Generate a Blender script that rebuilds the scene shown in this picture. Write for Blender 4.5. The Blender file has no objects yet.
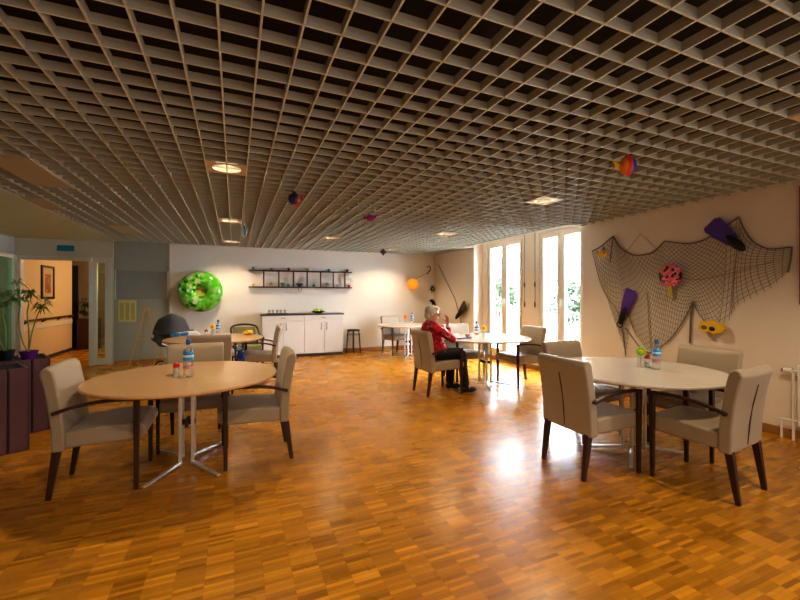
import bpy, bmesh, math, random
from mathutils import Vector, Matrix, noise
random.seed(7)
PI = math.pi
R = math.radians
C = bpy.context.scene.collection

# ------------------------------------------------------------------ materials
MATS = {}
def nmat(name):
    m = bpy.data.materials.new(name); m.use_nodes = True
    nt = m.node_tree; b = nt.nodes['Principled BSDF']
    MATS[name] = m
    return m, nt, b
def N(nt, t, **kw):
    n = nt.nodes.new(t)
    for k, v in kw.items(): setattr(n, k, v)
    return n
def L(nt, a, b): nt.links.new(a, b)
def mat(name, col, rough=.5, metal=0, spec=.5, var=.08, scale=8, bump=0, bscale=60, coat=0, sheen=0, emit=None, estr=0):
    """principled with slight procedural colour variation and optional bump"""
    m, nt, b = nmat(name)
    tc = N(nt, 'ShaderNodeTexCoord')
    nz = N(nt, 'ShaderNodeTexNoise'); nz.inputs['Scale'].default_value = scale; nz.inputs['Detail'].default_value = 3
    L(nt, tc.outputs['Object'], nz.inputs['Vector'])
    mix = N(nt, 'ShaderNodeMix', data_type='RGBA')
    mix.inputs[6].default_value = (*[c*(1-var) for c in col], 1)
    mix.inputs[7].default_value = (*[min(1, c*(1+var)) for c in col], 1)
    L(nt, nz.outputs['Fac'], mix.inputs[0]); L(nt, mix.outputs[2], b.inputs['Base Color'])
    b.inputs['Roughness'].default_value = rough; b.inputs['Metallic'].default_value = metal
    b.inputs['Specular IOR Level'].default_value = spec
    b.inputs['Coat Weight'].default_value = coat
    b.inputs['Sheen Weight'].default_value = sheen
    if emit: b.inputs['Emission Color'].default_value = (*emit, 1); b.inputs['Emission Strength'].default_value = estr
    if bump:
        n2 = N(nt, 'ShaderNodeTexNoise'); n2.inputs['Scale'].default_value = bscale; n2.inputs['Detail'].default_value = 2
        L(nt, tc.outputs['Object'], n2.inputs['Vector'])
        bp = N(nt, 'ShaderNodeBump'); bp.inputs['Strength'].default_value = bump; bp.inputs['Distance'].default_value = .01
        L(nt, n2.outputs['Fac'], bp.inputs['Height']); L(nt, bp.outputs['Normal'], b.inputs['Normal'])
    return m
def wood(name, c1, c2, rough=.4, scale=(2, 30, 30), coat=0):
    m, nt, b = nmat(name)
    tc = N(nt, 'ShaderNodeTexCoord'); mp = N(nt, 'ShaderNodeMapping'); mp.inputs['Scale'].default_value = scale
    L(nt, tc.outputs['Object'], mp.inputs['Vector'])
    nz = N(nt, 'ShaderNodeTexNoise'); nz.inputs['Scale'].default_value = 1.5; nz.inputs['Detail'].default_value = 5
    L(nt, mp.outputs['Vector'], nz.inputs['Vector'])
    mix = N(nt, 'ShaderNodeMix', data_type='RGBA'); mix.inputs[6].default_value = (*c1, 1); mix.inputs[7].default_value = (*c2, 1)
    L(nt, nz.outputs['Fac'], mix.inputs[0]); L(nt, mix.outputs[2], b.inputs['Base Color'])
    b.inputs['Roughness'].default_value = rough; b.inputs['Coat Weight'].default_value = coat
    return m
def glassy(name, tint=(1, 1, 1), gloss=.12, rough=.02):
    m, nt, b = nmat(name); nt.nodes.remove(b)
    out = nt.nodes['Material Output']
    tr = N(nt, 'ShaderNodeBsdfTransparent'); tr.inputs[0].default_value = (*tint, 1)
    gl = N(nt, 'ShaderNodeBsdfGlossy'); gl.inputs['Roughness'].default_value = rough
    fr = N(nt, 'ShaderNodeLayerWeight'); fr.inputs[0].default_value = .5
    pw = N(nt, 'ShaderNodeMath', operation='POWER'); pw.inputs[1].default_value = 4; L(nt, fr.outputs['Facing'], pw.inputs[0])
    ad = N(nt, 'ShaderNodeMath', operation='MULTIPLY_ADD'); ad.inputs[1].default_value = .5; ad.inputs[2].default_value = gloss
    ad.use_clamp = True
    L(nt, pw.outputs[0], ad.inputs[0])
    mx = N(nt, 'ShaderNodeMixShader'); L(nt, ad.outputs[0], mx.inputs[0]); L(nt, tr.outputs[0], mx.inputs[1]); L(nt, gl.outputs[0], mx.inputs[2])
    L(nt, mx.outputs[0], out.inputs['Surface'])
    return m
def ramp_mat(name, stops, coord='Z', lo=0, hi=1, rough=.5, vscale=0, const=True):
    """colour bands along an object axis"""
    m, nt, b = nmat(name)
    tc = N(nt, 'ShaderNodeTexCoord'); sp = N(nt, 'ShaderNodeSeparateXYZ'); L(nt, tc.outputs['Object'], sp.inputs[0])
    mr = N(nt, 'ShaderNodeMapRange'); mr.inputs[1].default_value = lo; mr.inputs[2].default_value = hi
    L(nt, sp.outputs[coord], mr.inputs[0])
    cr = N(nt, 'ShaderNodeValToRGB'); cr.color_ramp.interpolation = 'CONSTANT' if const else 'LINEAR'
    e = cr.color_ramp.elements
    e[0].position = stops[0][0]; e[0].color = (*stops[0][1], 1); e[1].position = stops[1][0]; e[1].color = (*stops[1][1], 1)
    for p, c in stops[2:]:
        q = e.new(p); q.color = (*c, 1)
    L(nt, mr.outputs[0], cr.inputs[0]); L(nt, cr.outputs[0], b.inputs['Base Color'])
    b.inputs['Roughness'].default_value = rough
    return m
def blotch_mat(name, stops, scale=20, rough=.6, typ='VORONOI', trans=0):
    m, nt, b = nmat(name)
    tc = N(nt, 'ShaderNodeTexCoord')
    if typ == 'VORONOI':
        v = N(nt, 'ShaderNodeTexVoronoi'); v.inputs['Scale'].default_value = scale; L(nt, tc.outputs['Object'], v.inputs['Vector'])
        sp = N(nt, 'ShaderNodeSeparateColor'); L(nt, v.outputs['Color'], sp.inputs[0]); o = sp.outputs[0]
    else:
        v = N(nt, 'ShaderNodeTexNoise'); v.inputs['Scale'].default_value = scale; v.inputs['Detail'].default_value = 4; L(nt, tc.outputs['Object'], v.inputs['Vector']); o = v.outputs['Fac']
    cr = N(nt, 'ShaderNodeValToRGB'); cr.color_ramp.interpolation = 'CONSTANT'
    e = cr.color_ramp.elements
    e[0].position = stops[0][0]; e[0].color = (*stops[0][1], 1); e[1].position = stops[1][0]; e[1].color = (*stops[1][1], 1)
    for p, c in stops[2:]:
        q = e.new(p); q.color = (*c, 1)
    L(nt, o, cr.inputs[0]); L(nt, cr.outputs[0], b.inputs['Base Color'])
    b.inputs['Roughness'].default_value = rough
    if trans: b.inputs['Transmission Weight'].default_value = trans
    return m

WALL = mat('wall_paint', (.76, .67, .57), .85, var=.02, bump=.05, bscale=120)
WALL_BACK = mat('back_wall_paint', (.79, .75, .69), .85, var=.02, bump=.05, bscale=120)
WHITE = mat('white_paint', (.78, .76, .72), .45, var=.02)
FRAMEW = mat('window_frame_paint', (.74, .66, .56), .4, var=.02)
CREAM = mat('cream_panel', (.50, .46, .34), .5, var=.03)
GREYP = mat('grey_partition', (.30, .30, .24), .5, var=.04)
CEIL = mat('ceiling_louvre', (.47, .475, .405), .55, var=.03)
PLENUM = mat('plenum_dark', (.012, .010, .008), .9)
CEILTAN = mat('tan_panel', (.46, .39, .27), .6, var=.04)
FABRIC = mat('taupe_upholstery', (.37, .30, .215), .42, var=.04, scale=3, bump=.08, bscale=150, sheen=.2)
SEAM = mat('seam_dark', (.08, .06, .045), .7)
DARKW = wood('dark_stained_wood', (.030, .012, .008), (.060, .026, .015), .35, (30, 30, 3))
MAPLE = wood('maple_top', (.56, .33, .15), (.66, .42, .21), .28, (2, 16, 8), coat=.3)
MAPLE_SHEEN = wood('maple_sheen_painted', (.66, .60, .53), (.73, .67, .60), .22, (2, 16, 8), coat=.3)  # maple whitened: a pale reflection painted into the wood colour
STEEL = mat('brushed_steel', (.74, .74, .76), .32, metal=.65, var=.04)
DARKMETAL = mat('dark_metal', (.05, .05, .055), .4, metal=.7)
SKIRT = wood('skirting_wood', (.30, .13, .035), (.40, .19, .06), .35, (2, 2, 12))
CAB = mat('cabinet_white', (.66, .63, .60), .4, var=.02)
COUNTER = mat('counter_dark', (.055, .05, .055), .35)
GLASS = glassy('window_glass', (1, 1, 1), .05)
GREENGLASS = glassy('green_glass', (.55, .68, .60), .12)
CLEAR = glassy('clear_plastic', (.93, .96, .97), .22, .05)
BLUECAP = mat('blue_plastic', (.02, .14, .42), .35)
BLUELABEL = ramp_mat('bottle_label', [(0, (.04, .35, .75)), (.35, (.65, .8, .9)), (.6, (.05, .3, .7))], 'Z', .12, .18, .4)
REDLID = mat('red_plastic', (.60, .03, .04), .35)
PINKBAND = mat('pink_print', (.75, .3, .35), .4)
PURPLEFIN = mat('purple_rubber', (.10, .035, .35), .4, var=.2, scale=14)
BLACKRUB = mat('black_rubber', (.012, .012, .014), .45)
ROPE = mat('rope_grey', (.16, .13, .11), .8)
TWINE = mat('net_twine', (.17, .135, .10), .85)
YELLOW = mat('yellow_plastic', (.80, .50, .02), .4)
ORANGE = mat('orange_paper', (.95, .36, .02), .6, emit=(.95, .3, .02), estr=.15)
LEAF = mat('leaf_green', (.23, .43, .13), .5, var=.3)
STEMM = mat('bamboo_stem', (.22, .33, .08), .45)
PLANTER = mat('plum_planter', (.13, .055, .065), .5, var=.12, scale=3)
PURPLE = mat('purple_pot', (.12, .02, .25), .25)
BROWNSTICK = wood('stick_wood', (.30, .15, .06), (.42, .24, .11), .6, (8, 8, 8))
EASELW = wood('pine_easel', (.40, .22, .08), (.50, .30, .12), .5, (10, 10, 3))
GREYFAB = mat('charcoal_fabric', (.055, .055, .065), .75, bump=.1)
REDFRAME = mat('red_frame', (.38, .05, .10), .5)
CORRWALL = mat('corridor_wall', (.72, .58, .38), .8, var=.02)
LAMPGLOW = mat('lamp_glow', (1, .9, .7), .5, emit=(1, .78, .48), estr=9)
CREAMTINY = mat('cream_ceramic', (.50, .45, .37), .5)

def ceiling_flat():
    m, nt, b = nmat('fine_lined_ceiling')
    tc = N(nt, 'ShaderNodeTexCoord'); w = N(nt, 'ShaderNodeTexWave', bands_direction='Y'); w.inputs['Scale'].default_value = 6
    L(nt, tc.outputs['Object'], w.inputs['Vector'])
    mix = N(nt, 'ShaderNodeMix', data_type='RGBA'); mix.inputs[6].default_value = (.52, .56, .42, 1); mix.inputs[7].default_value = (.68, .72, .56, 1)
    L(nt, w.outputs['Fac'], mix.inputs[0]); L(nt, mix.outputs[2], b.inputs['Base Color']); b.inputs['Roughness'].default_value = .6
    return m
CEILFINE = ceiling_flat()

def parquet():
    m, nt, b = nmat('mosaic_parquet')
    tc = N(nt, 'ShaderNodeTexCoord')
    br = N(nt, 'ShaderNodeTexBrick'); br.offset = .0; br.offset_frequency = 2; br.squash = 1
    br.inputs['Scale'].default_value = 1; br.inputs['Brick Width'].default_value = .135; br.inputs['Row Height'].default_value = .0225
    br.inputs['Mortar Size'].default_value = .0006; br.inputs['Mortar Smooth'].default_value = .3; br.inputs['Bias'].default_value = -.1
    br.inputs['Color1'].default_value = (.56, .245, .016, 1); br.inputs['Color2'].default_value = (.345, .135, .009, 1); br.inputs['Mortar'].default_value = (.26, .11, .010, 1)
    L(nt, tc.outputs['Object'], br.inputs['Vector'])
    # tone of each strip
    sp = N(nt, 'ShaderNodeSeparateXYZ'); L(nt, tc.outputs['Object'], sp.inputs[0])
    def snap(o, s):
        d = N(nt, 'ShaderNodeMath', operation='DIVIDE'); d.inputs[1].default_value = s; L(nt, o, d.inputs[0])
        f = N(nt, 'ShaderNodeMath', operation='FLOOR'); L(nt, d.outputs[0], f.inputs[0]); return f.outputs[0]
    def white(sx, sy):
        cb = N(nt, 'ShaderNodeCombineXYZ'); L(nt, snap(sp.outputs[0], sx), cb.inputs[0]); L(nt, snap(sp.outputs[1], sy), cb.inputs[1])
        wn = N(nt, 'ShaderNodeTexWhiteNoise', noise_dimensions='2D'); L(nt, cb.outputs[0], wn.inputs['Vector']); return wn.outputs['Value']
    tile = white(.135, .135); strip = white(.135, .0225)
    mt = N(nt, 'ShaderNodeMapRange'); mt.inputs[3].default_value = .88; mt.inputs[4].default_value = 1.10; L(nt, tile, mt.inputs[0])
    ms = N(nt, 'ShaderNodeMapRange'); ms.inputs[3].default_value = .72; ms.inputs[4].default_value = 1.25; L(nt, strip, ms.inputs[0])
    mu = N(nt, 'ShaderNodeMath', operation='MULTIPLY'); L(nt, mt.outputs[0], mu.inputs[0]); L(nt, ms.outputs[0], mu.inputs[1])
    # grain
    mp = N(nt, 'ShaderNodeMapping'); mp.inputs['Scale'].default_value = (12, 160, 1); L(nt, tc.outputs['Object'], mp.inputs['Vector'])
    nz = N(nt, 'ShaderNodeTexNoise'); nz.inputs['Scale'].default_value = 1; nz.inputs['Detail'].default_value = 4; L(nt, mp.outputs[0], nz.inputs['Vector'])
    mg = N(nt, 'ShaderNodeMapRange'); mg.inputs[3].default_value = .88; mg.inputs[4].default_value = 1.12; L(nt, nz.outputs['Fac'], mg.inputs[0])
    mu2 = N(nt, 'ShaderNodeMath', operation='MULTIPLY'); L(nt, mu.outputs[0], mu2.inputs[0]); L(nt, mg.outputs[0], mu2.inputs[1])
    sc = N(nt, 'ShaderNodeVectorMath', operation='SCALE'); L(nt, br.outputs['Color'], sc.inputs[0]); L(nt, mu2.outputs[0], sc.inputs['Scale'])
    L(nt, sc.outputs[0], b.inputs['Base Color'])
    n3 = N(nt, 'ShaderNodeTexNoise'); n3.inputs['Scale'].default_value = 3; n3.inputs['Detail'].default_value = 3; L(nt, tc.outputs['Object'], n3.inputs['Vector'])
    rr = N(nt, 'ShaderNodeMapRange'); rr.inputs[3].default_value = .20; rr.inputs[4].default_value = .36; L(nt, n3.outputs['Fac'], rr.inputs[0])
    L(nt, rr.outputs[0], b.inputs['Roughness'])
    bp = N(nt, 'ShaderNodeBump'); bp.inputs['Strength'].default_value = .10; bp.inputs['Distance'].default_value = .002
    L(nt, strip, bp.inputs['Height']); L(nt, bp.outputs[0], b.inputs['Normal'])
    b.inputs['Specular IOR Level'].default_value = .36
    return m
PARQUET = parquet()

def M_(n, c): return MATS[n] if n in MATS else mat(n, c, .4)
# ------------------------------------------------------------------ mesh builder
def frame_z(d):
    d = d.normalized(); up = Vector((0, 0, 1)) if abs(d.z) < .95 else Vector((1, 0, 0))
    x = up.cross(d).normalized(); y = d.cross(x).normalized(); return x, y
class MB:
    def __init__(s): s.b = bmesh.new()
    def box(s, x0, x1, y0, y1, z0, z1):
        vs = [s.b.verts.new((x, y, z)) for z in (z0, z1) for x, y in ((x0, y0), (x1, y0), (x1, y1), (x0, y1))]
        for f in ((0, 3, 2, 1), (4, 5, 6, 7), (0, 1, 5, 4), (1, 2, 6, 5), (2, 3, 7, 6), (3, 0, 4, 7)): s.b.faces.new([vs[i] for i in f])
        return s
    def bar(s, p, q, w0, w1=None, h0=None, h1=None, side=None):
        """tapered rectangular bar from p to q"""
        p, q = Vector(p), Vector(q); w1 = w0 if w1 is None else w1; h0 = w0 if h0 is None else h0; h1 = (h0*w1/w0) if h1 is None else h1
        d = (q-p)
        if side is None: x, y = frame_z(d)
        else:
            x = Vector(side); x = (x - x.dot(d.normalized())*d.normalized()).normalized(); y = d.normalized().cross(x)
        vs = []
        for c, w, h in ((p, w0, h0), (q, w1, h1)):
            for a, b in ((-1, -1), (1, -1), (1, 1), (-1, 1)): vs.append(s.b.verts.new(c + x*a*w/2 + y*b*h/2))
        for f in ((0, 3, 2, 1), (4, 5, 6, 7), (0, 1, 5, 4), (1, 2, 6, 5), (2, 3, 7, 6), (3, 0, 4, 7)): s.b.faces.new([vs[i] for i in f])
        return s
    def tube(s, pts, r, n=8, closed=False):
        pts = [Vector(p) for p in pts]; rs = r if isinstance(r, (list, tuple)) else [r]*len(pts)
        rings = []; m = len(pts); px = None
        for i, p in enumerate(pts):
            if closed: d = pts[(i+1) % m]-pts[i-1]
            else: d = pts[min(i+1, m-1)]-pts[max(i-1, 0)]
            d.normalize()
            if px is None: x, y = frame_z(d)
            else:
                x = px - px.dot(d)*d
                if x.length < 1e-5: x, y = frame_z(d)
                x.normalize(); y = d.cross(x)
            px = x
            rings.append([s.b.verts.new(p + (x*math.cos(2*PI*k/n)+y*math.sin(2*PI*k/n))*rs[i]) for k in range(n)])
        rng = range(m) if closed else range(m-1)
        for i in rng:
            a, b = rings[i], rings[(i+1) % m]
            for k in range(n): s.b.faces.new((a[k], a[(k+1) % n], b[(k+1) % n], b[k]))
        if not closed:
            s.b.faces.new(rings[0][::-1]); s.b.faces.new(rings[-1])
        return s
    def lathe(s, prof, n=24, c=(0, 0, 0), cap=True):
        c = Vector(c); rings = []
        for r, z in prof:
            if r < 1e-6: rings.append([s.b.verts.new(c+Vector((0, 0, z)))])
            else: rings.append([s.b.verts.new(c+Vector((r*math.cos(2*PI*k/n), r*math.sin(2*PI*k/n), z))) for k in range(n)])
        for a, b in zip(rings, rings[1:]):
            for k in range(n):
                k2 = (k+1) % n
                if len(a) == 1 and len(b) == 1: continue
                if len(a) == 1: s.b.faces.new((a[0], b[k2], b[k]))
                elif len(b) == 1: s.b.faces.new((a[k], a[k2], b[0]))
                else: s.b.faces.new((a[k], a[k2], b[k2], b[k]))
        if cap and len(rings[0]) > 1: s.b.faces.new(rings[0][::-1])
        if cap and len(rings[-1]) > 1: s.b.faces.new(rings[-1])
        return s
    def prism(s, poly, a, b, axis='x'):
        """extrude a polygon of (u,v) along an axis from a to b"""
        def P(u, v, t): return (t, u, v) if axis == 'x' else ((u, t, v) if axis == 'y' else (u, v, t))
        A = [s.b.verts.new(P(u, v, a)) for u, v in poly]; B = [s.b.verts.new(P(u, v, b)) for u, v in poly]
        n = len(poly)
        s.b.faces.new(A[::-1]); s.b.faces.new(B)
        for k in range(n): s.b.faces.new((A[k], A[(k+1) % n], B[(k+1) % n], B[k]))
        return s
    def ball(s, c, r, sub=2, sc=(1, 1, 1), rot=None):
        M = Matrix.Translation(Vector(c)) @ (rot.to_4x4() if rot is not None else Matrix()) @ Matrix.Diagonal((r*sc[0], r*sc[1], r*sc[2], 1))
        bmesh.ops.create_icosphere(s.b, subdivisions=sub, radius=1, matrix=M); return s
    def quad(s, a, b, c, d):
        s.b.faces.new([s.b.verts.new(p) for p in (a, b, c, d)]); return s
    def xf(s, M): bmesh.ops.transform(s.b, matrix=M, verts=s.b.verts[:]); return s
    def build(s, name, m, parent=None, bevel=0, seg=2, sub=0, ang=40):
        bmesh.ops.recalc_face_normals(s.b, faces=s.b.faces[:])
        me = bpy.data.meshes.new(name); s.b.to_mesh(me); s.b.free()
        for p in me.polygons: p.use_smooth = True
        me.set_sharp_from_angle(angle=R(ang))
        if m: me.materials.append(m)
        o = bpy.data.objects.new(name, me); C.objects.link(o)
        if parent is not None: o.parent = parent
        if bevel:
            md = o.modifiers.new('bevel', 'BEVEL'); md.width = bevel; md.segments = seg; md.limit_method = 'ANGLE'; md.angle_limit = R(35)
            md.harden_normals = False
        if sub:
            md = o.modifiers.new('sub', 'SUBSURF'); md.levels = sub; md.render_levels = sub
        return o
def tag(o, label=None, cat=None, group=None, kind=None):
    if label: o['label'] = label
    if cat: o['category'] = cat
    if group: o['group'] = group
    if kind: o['kind'] = kind
    return o
def thing(name, label, cat, loc=(0, 0, 0), rz=0, group=None, kind=None):
    o = bpy.data.objects.new(name, None); C.objects.link(o); o.empty_display_size = .1
    o.location = loc; o.rotation_euler = (0, 0, rz)
    return tag(o, label, cat, group, kind)
def copy_tree(o, parent=None):
    c = o.copy(); C.objects.link(c); c.parent = parent
    for ch in o.children: copy_tree(ch, c)
    return c
def struct(o): o['kind'] = 'structure'; return o
def bez(pts, n=12):
    """Catmull-Rom through points"""
    P = [Vector(p) for p in pts]; P = [P[0]*2-P[1]]+P+[P[-1]*2-P[-2]]; out = []
    for i in range(1, len(P)-2):
        for k in range(n):
            t = k/n; a, b, c, d = P[i-1:i+3]
            out.append(.5*((2*b)+(c-a)*t+(2*a-5*b+4*c-d)*t*t+(3*b-a-3*c+d)*t**3))
    out.append(P[-2]); return out

# ------------------------------------------------------------------ room measures (metres)
H = 2.505; XR = 5.066; XREC = 5.28; YB = 9.6; XL = -3.80; YF = -3.5
RY0, RY1 = 4.60, 7.65           # window recess along the right wall
CELL = .161; GX = -.06; GY = 1.473

struct(MB().box(-6.6, XREC+.02, YF, 14.2, -.1, 0).build('floor', PARQUET))

# ceiling: open-cell louvre, one hanging grid
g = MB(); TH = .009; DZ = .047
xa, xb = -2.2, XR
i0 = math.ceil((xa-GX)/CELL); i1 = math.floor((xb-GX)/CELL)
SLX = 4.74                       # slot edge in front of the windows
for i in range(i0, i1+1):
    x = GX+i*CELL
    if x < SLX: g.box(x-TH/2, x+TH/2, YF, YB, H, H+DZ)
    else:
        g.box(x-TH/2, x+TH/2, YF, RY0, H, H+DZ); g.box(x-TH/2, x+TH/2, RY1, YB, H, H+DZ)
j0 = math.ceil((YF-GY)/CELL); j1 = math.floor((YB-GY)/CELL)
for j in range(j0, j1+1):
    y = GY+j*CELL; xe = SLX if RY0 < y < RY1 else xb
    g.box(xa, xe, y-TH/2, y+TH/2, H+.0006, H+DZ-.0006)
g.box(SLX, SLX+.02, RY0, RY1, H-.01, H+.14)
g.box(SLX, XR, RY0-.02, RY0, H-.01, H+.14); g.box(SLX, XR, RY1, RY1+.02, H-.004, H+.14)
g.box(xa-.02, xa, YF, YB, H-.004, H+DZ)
co_ = g.build('ceiling', CEIL); co_.data.materials.append(mat('louvre_lit_edge', (.66, .71, .65), .5, var=.02))  # rib undersides get a lighter colour, imitating light from below
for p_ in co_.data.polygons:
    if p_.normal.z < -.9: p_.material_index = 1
struct(co_)
struct(MB().box(xa-.02, SLX, YF, YB, 2.92, 2.96).box(SLX, XR, YF, RY0, 2.92, 2.96).box(SLX, XR, RY1, YB, 2.92, 2.96)
       .box(xa-.06, xa-.02, YF, YB, H+.05, 2.92).box(SLX, XR-.01, RY0-.03, RY0-.02, H+.14, 2.92)
       .box(SLX-.01, SLX, RY0, RY1, H+.14, 2.92).box(SLX, XR-.01, RY1+.02, RY1+.03, H+.14, 2.92).box(xa, XR, YB-.012, YB-.002, H+.05, 2.92)
       .box(XR-.012, XR-.002, YF, RY0, H+.05, 2.92).box(XR-.012, XR-.002, RY1, YB, H+.05, 2.92)
       .build('ceiling_void', PLENUM))
struct(MB().box(-6.6, xa-.02, YF, YB, H-.006, H+.05).build('ceiling_side', CEILFINE))
struct(MB().box(SLX, XREC+.2, RY0-.02, RY1+.02, H+.14, H+.18).build('ceiling_slot', WHITE))
# right wall
struct(MB().box(XR, XR+.3, YF, RY0, 0, 2.95).box(XR, XR+.3, RY1, YB+.2, 0, 2.95).build('wall_right', WALL))
W2 = (4.74, 5.79); W1 = (6.25, 7.43); WZ = (.10, 2.57)
m = MB(); T = .2
for a, b in ((RY0, W2[0]), (W2[1], W1[0]), (W1[1], RY1)): m.box(XREC, XREC+T, a, b, 0, H+.14)
for a, b in (W2, W1): m.box(XREC, XREC+T, a, b, 0, WZ[0]); m.box(XREC, XREC+T, a, b, WZ[1], H+.14)
struct(m.build('wall_windows', FRAMEW))
# back wall
struct(MB().box(-1.28, XR, YB, YB+.15, 0, 2.95).build('wall_back', WALL_BACK))
struct(MB().box(-2.262, -1.28, YB, YB+.12, 0, 2.95).build('wall_partition', GREYP))
# pale shadow joint strip between partition and wall
struct(MB().box(-1.285, -1.265, YB-.012, YB, 0, H).build('trim_1', CREAM))
struct(MB().box(-2.275, -2.255, YB-.02, YB, 0, H).build('trim_2', CREAM))
struct(MB().box(-6.6, XR+.3, YF-.15, YF, 0, 2.95).build('wall_rear', WALL))
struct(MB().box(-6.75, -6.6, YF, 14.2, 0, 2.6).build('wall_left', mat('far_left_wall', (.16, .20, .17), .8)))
# skirting
m = MB().box(XR-.016, XR, YF, RY0, 0, .085); m.box(XR-.016, XR, RY1, YB, 0, .085); m.box(XREC-.016, XREC, RY0, RY1, 0, .085)
struct(m.build('baseboard_right', SKIRT, bevel=.003))
struct(MB().box(-1.26, .54, YB-.016, YB, 0, .085).box(2.40, XR-.016, YB-.016, YB, 0, .085).box(-2.25, -1.29, YB-.016, YB, 0, .085).build('baseboard_back', SKIRT, bevel=.003))

# ------------------------------------------------------------------ windows
def make_window(k, y0, y1):
    t = bpy.data.objects.new('window_%d' % k, None); C.objects.link(t); t.location = (XREC, 0, 0); struct(t)
    z0, z1 = WZ; x0, x1 = .02, .10; f = .055
    m = MB().box(x0, x1, y0, y0+f, z0, z1).box(x0, x1, y1-f, y1, z0, z1).box(x0, x1, y0+f, y1-f, z0, z0+f).box(x0, x1, y0+f, y1-f, z1-f, z1)
    m.build('frame', FRAMEW, t, bevel=.006)
    ym = (y0+y1)/2
    for a, b in ((y0+f, ym), (ym, y1-f)):
        s = .062; sa = .085 if a == ym else .05; sb = .085 if b == ym else .05
        c = MB().box(x0-.02, x0+.045, a, a+sa, z0+f, z1-f).box(x0-.02, x0+.045, b-sb, b, z0+f, z1-f).box(x0-.02, x0+.045, a+sa, b-sb, z0+f, z0+f+.1).box(x0-.02, x0+.045, a+sa, b-sb, z1-f-s, z1-f).build('casement', FRAMEW, t, bevel=.006)
        MB().box(x0+.01, x0+.016, a+sa, b-sb, z0+f+.1, z1-f-s).build('glass', GLASS, c)
    h = MB().box(x0-.035, x0-.02, ym-.045, ym-.015, 1.22, 1.36).tube([(x0-.035, ym-.03, 1.33), (x0-.07, ym-.03, 1.33), (x0-.07, ym-.03, 1.21)], .009).build('handle', WHITE, t, bevel=.003)
    return t
make_window(1, *W1); make_window(2, *W2)
# blind cords on the pillar between the windows
for yy, lab in ((6.17, 'thin blind cord with dark tassels on the left side of the window pillar'), (5.88, 'thin blind cord with dark tassels on the right side of the window pillar')):
    t = thing('blind_cord', lab, 'blind cord', (XREC-.02, yy, 0), group='blind cords between the windows')
    MB().tube([(0, 0, 2.6), (0, 0, 1.16)], .005, 6).build('cord', ROPE, t)
    for z in (1.62, 1.24):
        MB().lathe([(0, -.06), (.012, -.05), (.016, .0), (.008, .05), (0, .06)], 8, (-.004, 0, z)).build('tassel', mat('cord_tassel', (.12, .06, .03), .6) if 'cord_tassel' not in MATS else MATS['cord_tassel'], t)

# ------------------------------------------------------------------ outside
struct(MB().box(XREC+.2, 40, -20, 40, -.25, -.05).build('ground_outside', mat('pale_terrace', (.62, .62, .60), .8)))
RAILM = mat('railing_grey', (.045, .048, .05), .7)
t = thing('balcony_railing', 'pale balcony railing with upright bars outside the tall windows', 'railing', (6.5, 0, 0))
MB().box(-.03, .03, 2, 11, 1.0, 1.05).build('top_rail', RAILM, t)
MB().box(-.015, .015, 2, 11, .1, .14).build('bottom_rail', RAILM, t)
m = MB()
for k in range(80): m.box(-.01, .01, 2.05+k*.112, 2.07+k*.112, .14, 1.0)
tag(m.build('bars', RAILM, t), kind='stuff')
LEAFOUT = mat('sunny_leaves', (.055, .082, .042), .7, var=.25, scale=3)
BARK = mat('bark', (.10, .07, .05), .9)
def tree(x, y, h, r, seed, lab):
    rnd = random.Random(seed)
    t = thing('tree', lab, 'tree', (x, y, -.05), group='trees outside the windows')
    MB().tube([(0, 0, 0), (.05, .03, h*.35), (0, 0, h*.75)], [.13, .10, .04], 8).build('trunk', BARK, t)
    m = MB()
    cl = [(Vector((rnd.gauss(0, r*.42), rnd.gauss(0, r*.42), h*.62+rnd.gauss(0, h*.14))), rnd.uniform(.25, .5)*r) for _ in range(14)]
    for c, cr in cl:
        for _ in range(190):
            d = Vector((rnd.gauss(0, 1), rnd.gauss(0, 1), rnd.gauss(0, 1))).normalized()*cr*rnd.uniform(.6, 1.05)
            p = c+d; a = Vector((rnd.gauss(0, 1), rnd.gauss(0, 1), rnd.gauss(0, 1))).normalized(); b = a.orthogonal().normalized(); s = rnd.uniform(.05, .11)
            m.quad(p-a*s-b*s*.5, p+a*s-b*s*.5, p+a*s+b*s*.5, p-a*s+b*s*.5)
    m.build('foliage', LEAFOUT, t)
tree(9.8, 7.3, 2.5, 1.1, 1, 'low round tree outside, seen through the near window right pane')
tree(11.5, 10.2, 2.7, 1.2, 2, 'leafy tree outside, seen through the near window left pane')
tree(9.4, 12.6, 2.7, 1.1, 3, 'leafy tree outside, seen through the far window right pane')
tree(12.0, 17.5, 3.0, 1.5, 4, 'pale leafy tree outside, seen through the far window left pane')

# ------------------------------------------------------------------ doorway, corridor, glass screen on the left
cream2 = mat('door_frame_paint', (.56, .53, .43), .45, var=.02)
struct(MB().box(XL, -2.262, YB, YB+.12, 2.16, 2.95).build('wall_header', CREAM))
dr = bpy.data.objects.new('door_1', None); C.objects.link(dr); struct(dr); dr.location = (0, YB, 0)
MB().box(XL+.05, -3.70, -.03, .1, 0, 2.16).box(-3.70, -2.62, -.03, .1, 2.09, 2.16).box(-2.66, -2.60, -.03, .1, 0, 2.09).build('frame', cream2, dr, bevel=.004)
sl = MB().box(-2.60, -2.53, -.02, .06, .02, 2.16).box(-2.40, -2.28, -.02, .06, .02, 2.16).box(-2.53, -2.40, -.02, .06, 2.06, 2.16).box(-2.53, -2.40, -.02, .06, .02, .14).build('side_leaf', cream2, dr, bevel=.004)
MB().box(-2.53, -2.40, .015, .022, .14, 2.06).build('glass', glassy('corridor_glass', (.8, .9, .75), .1), sl)
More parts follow.
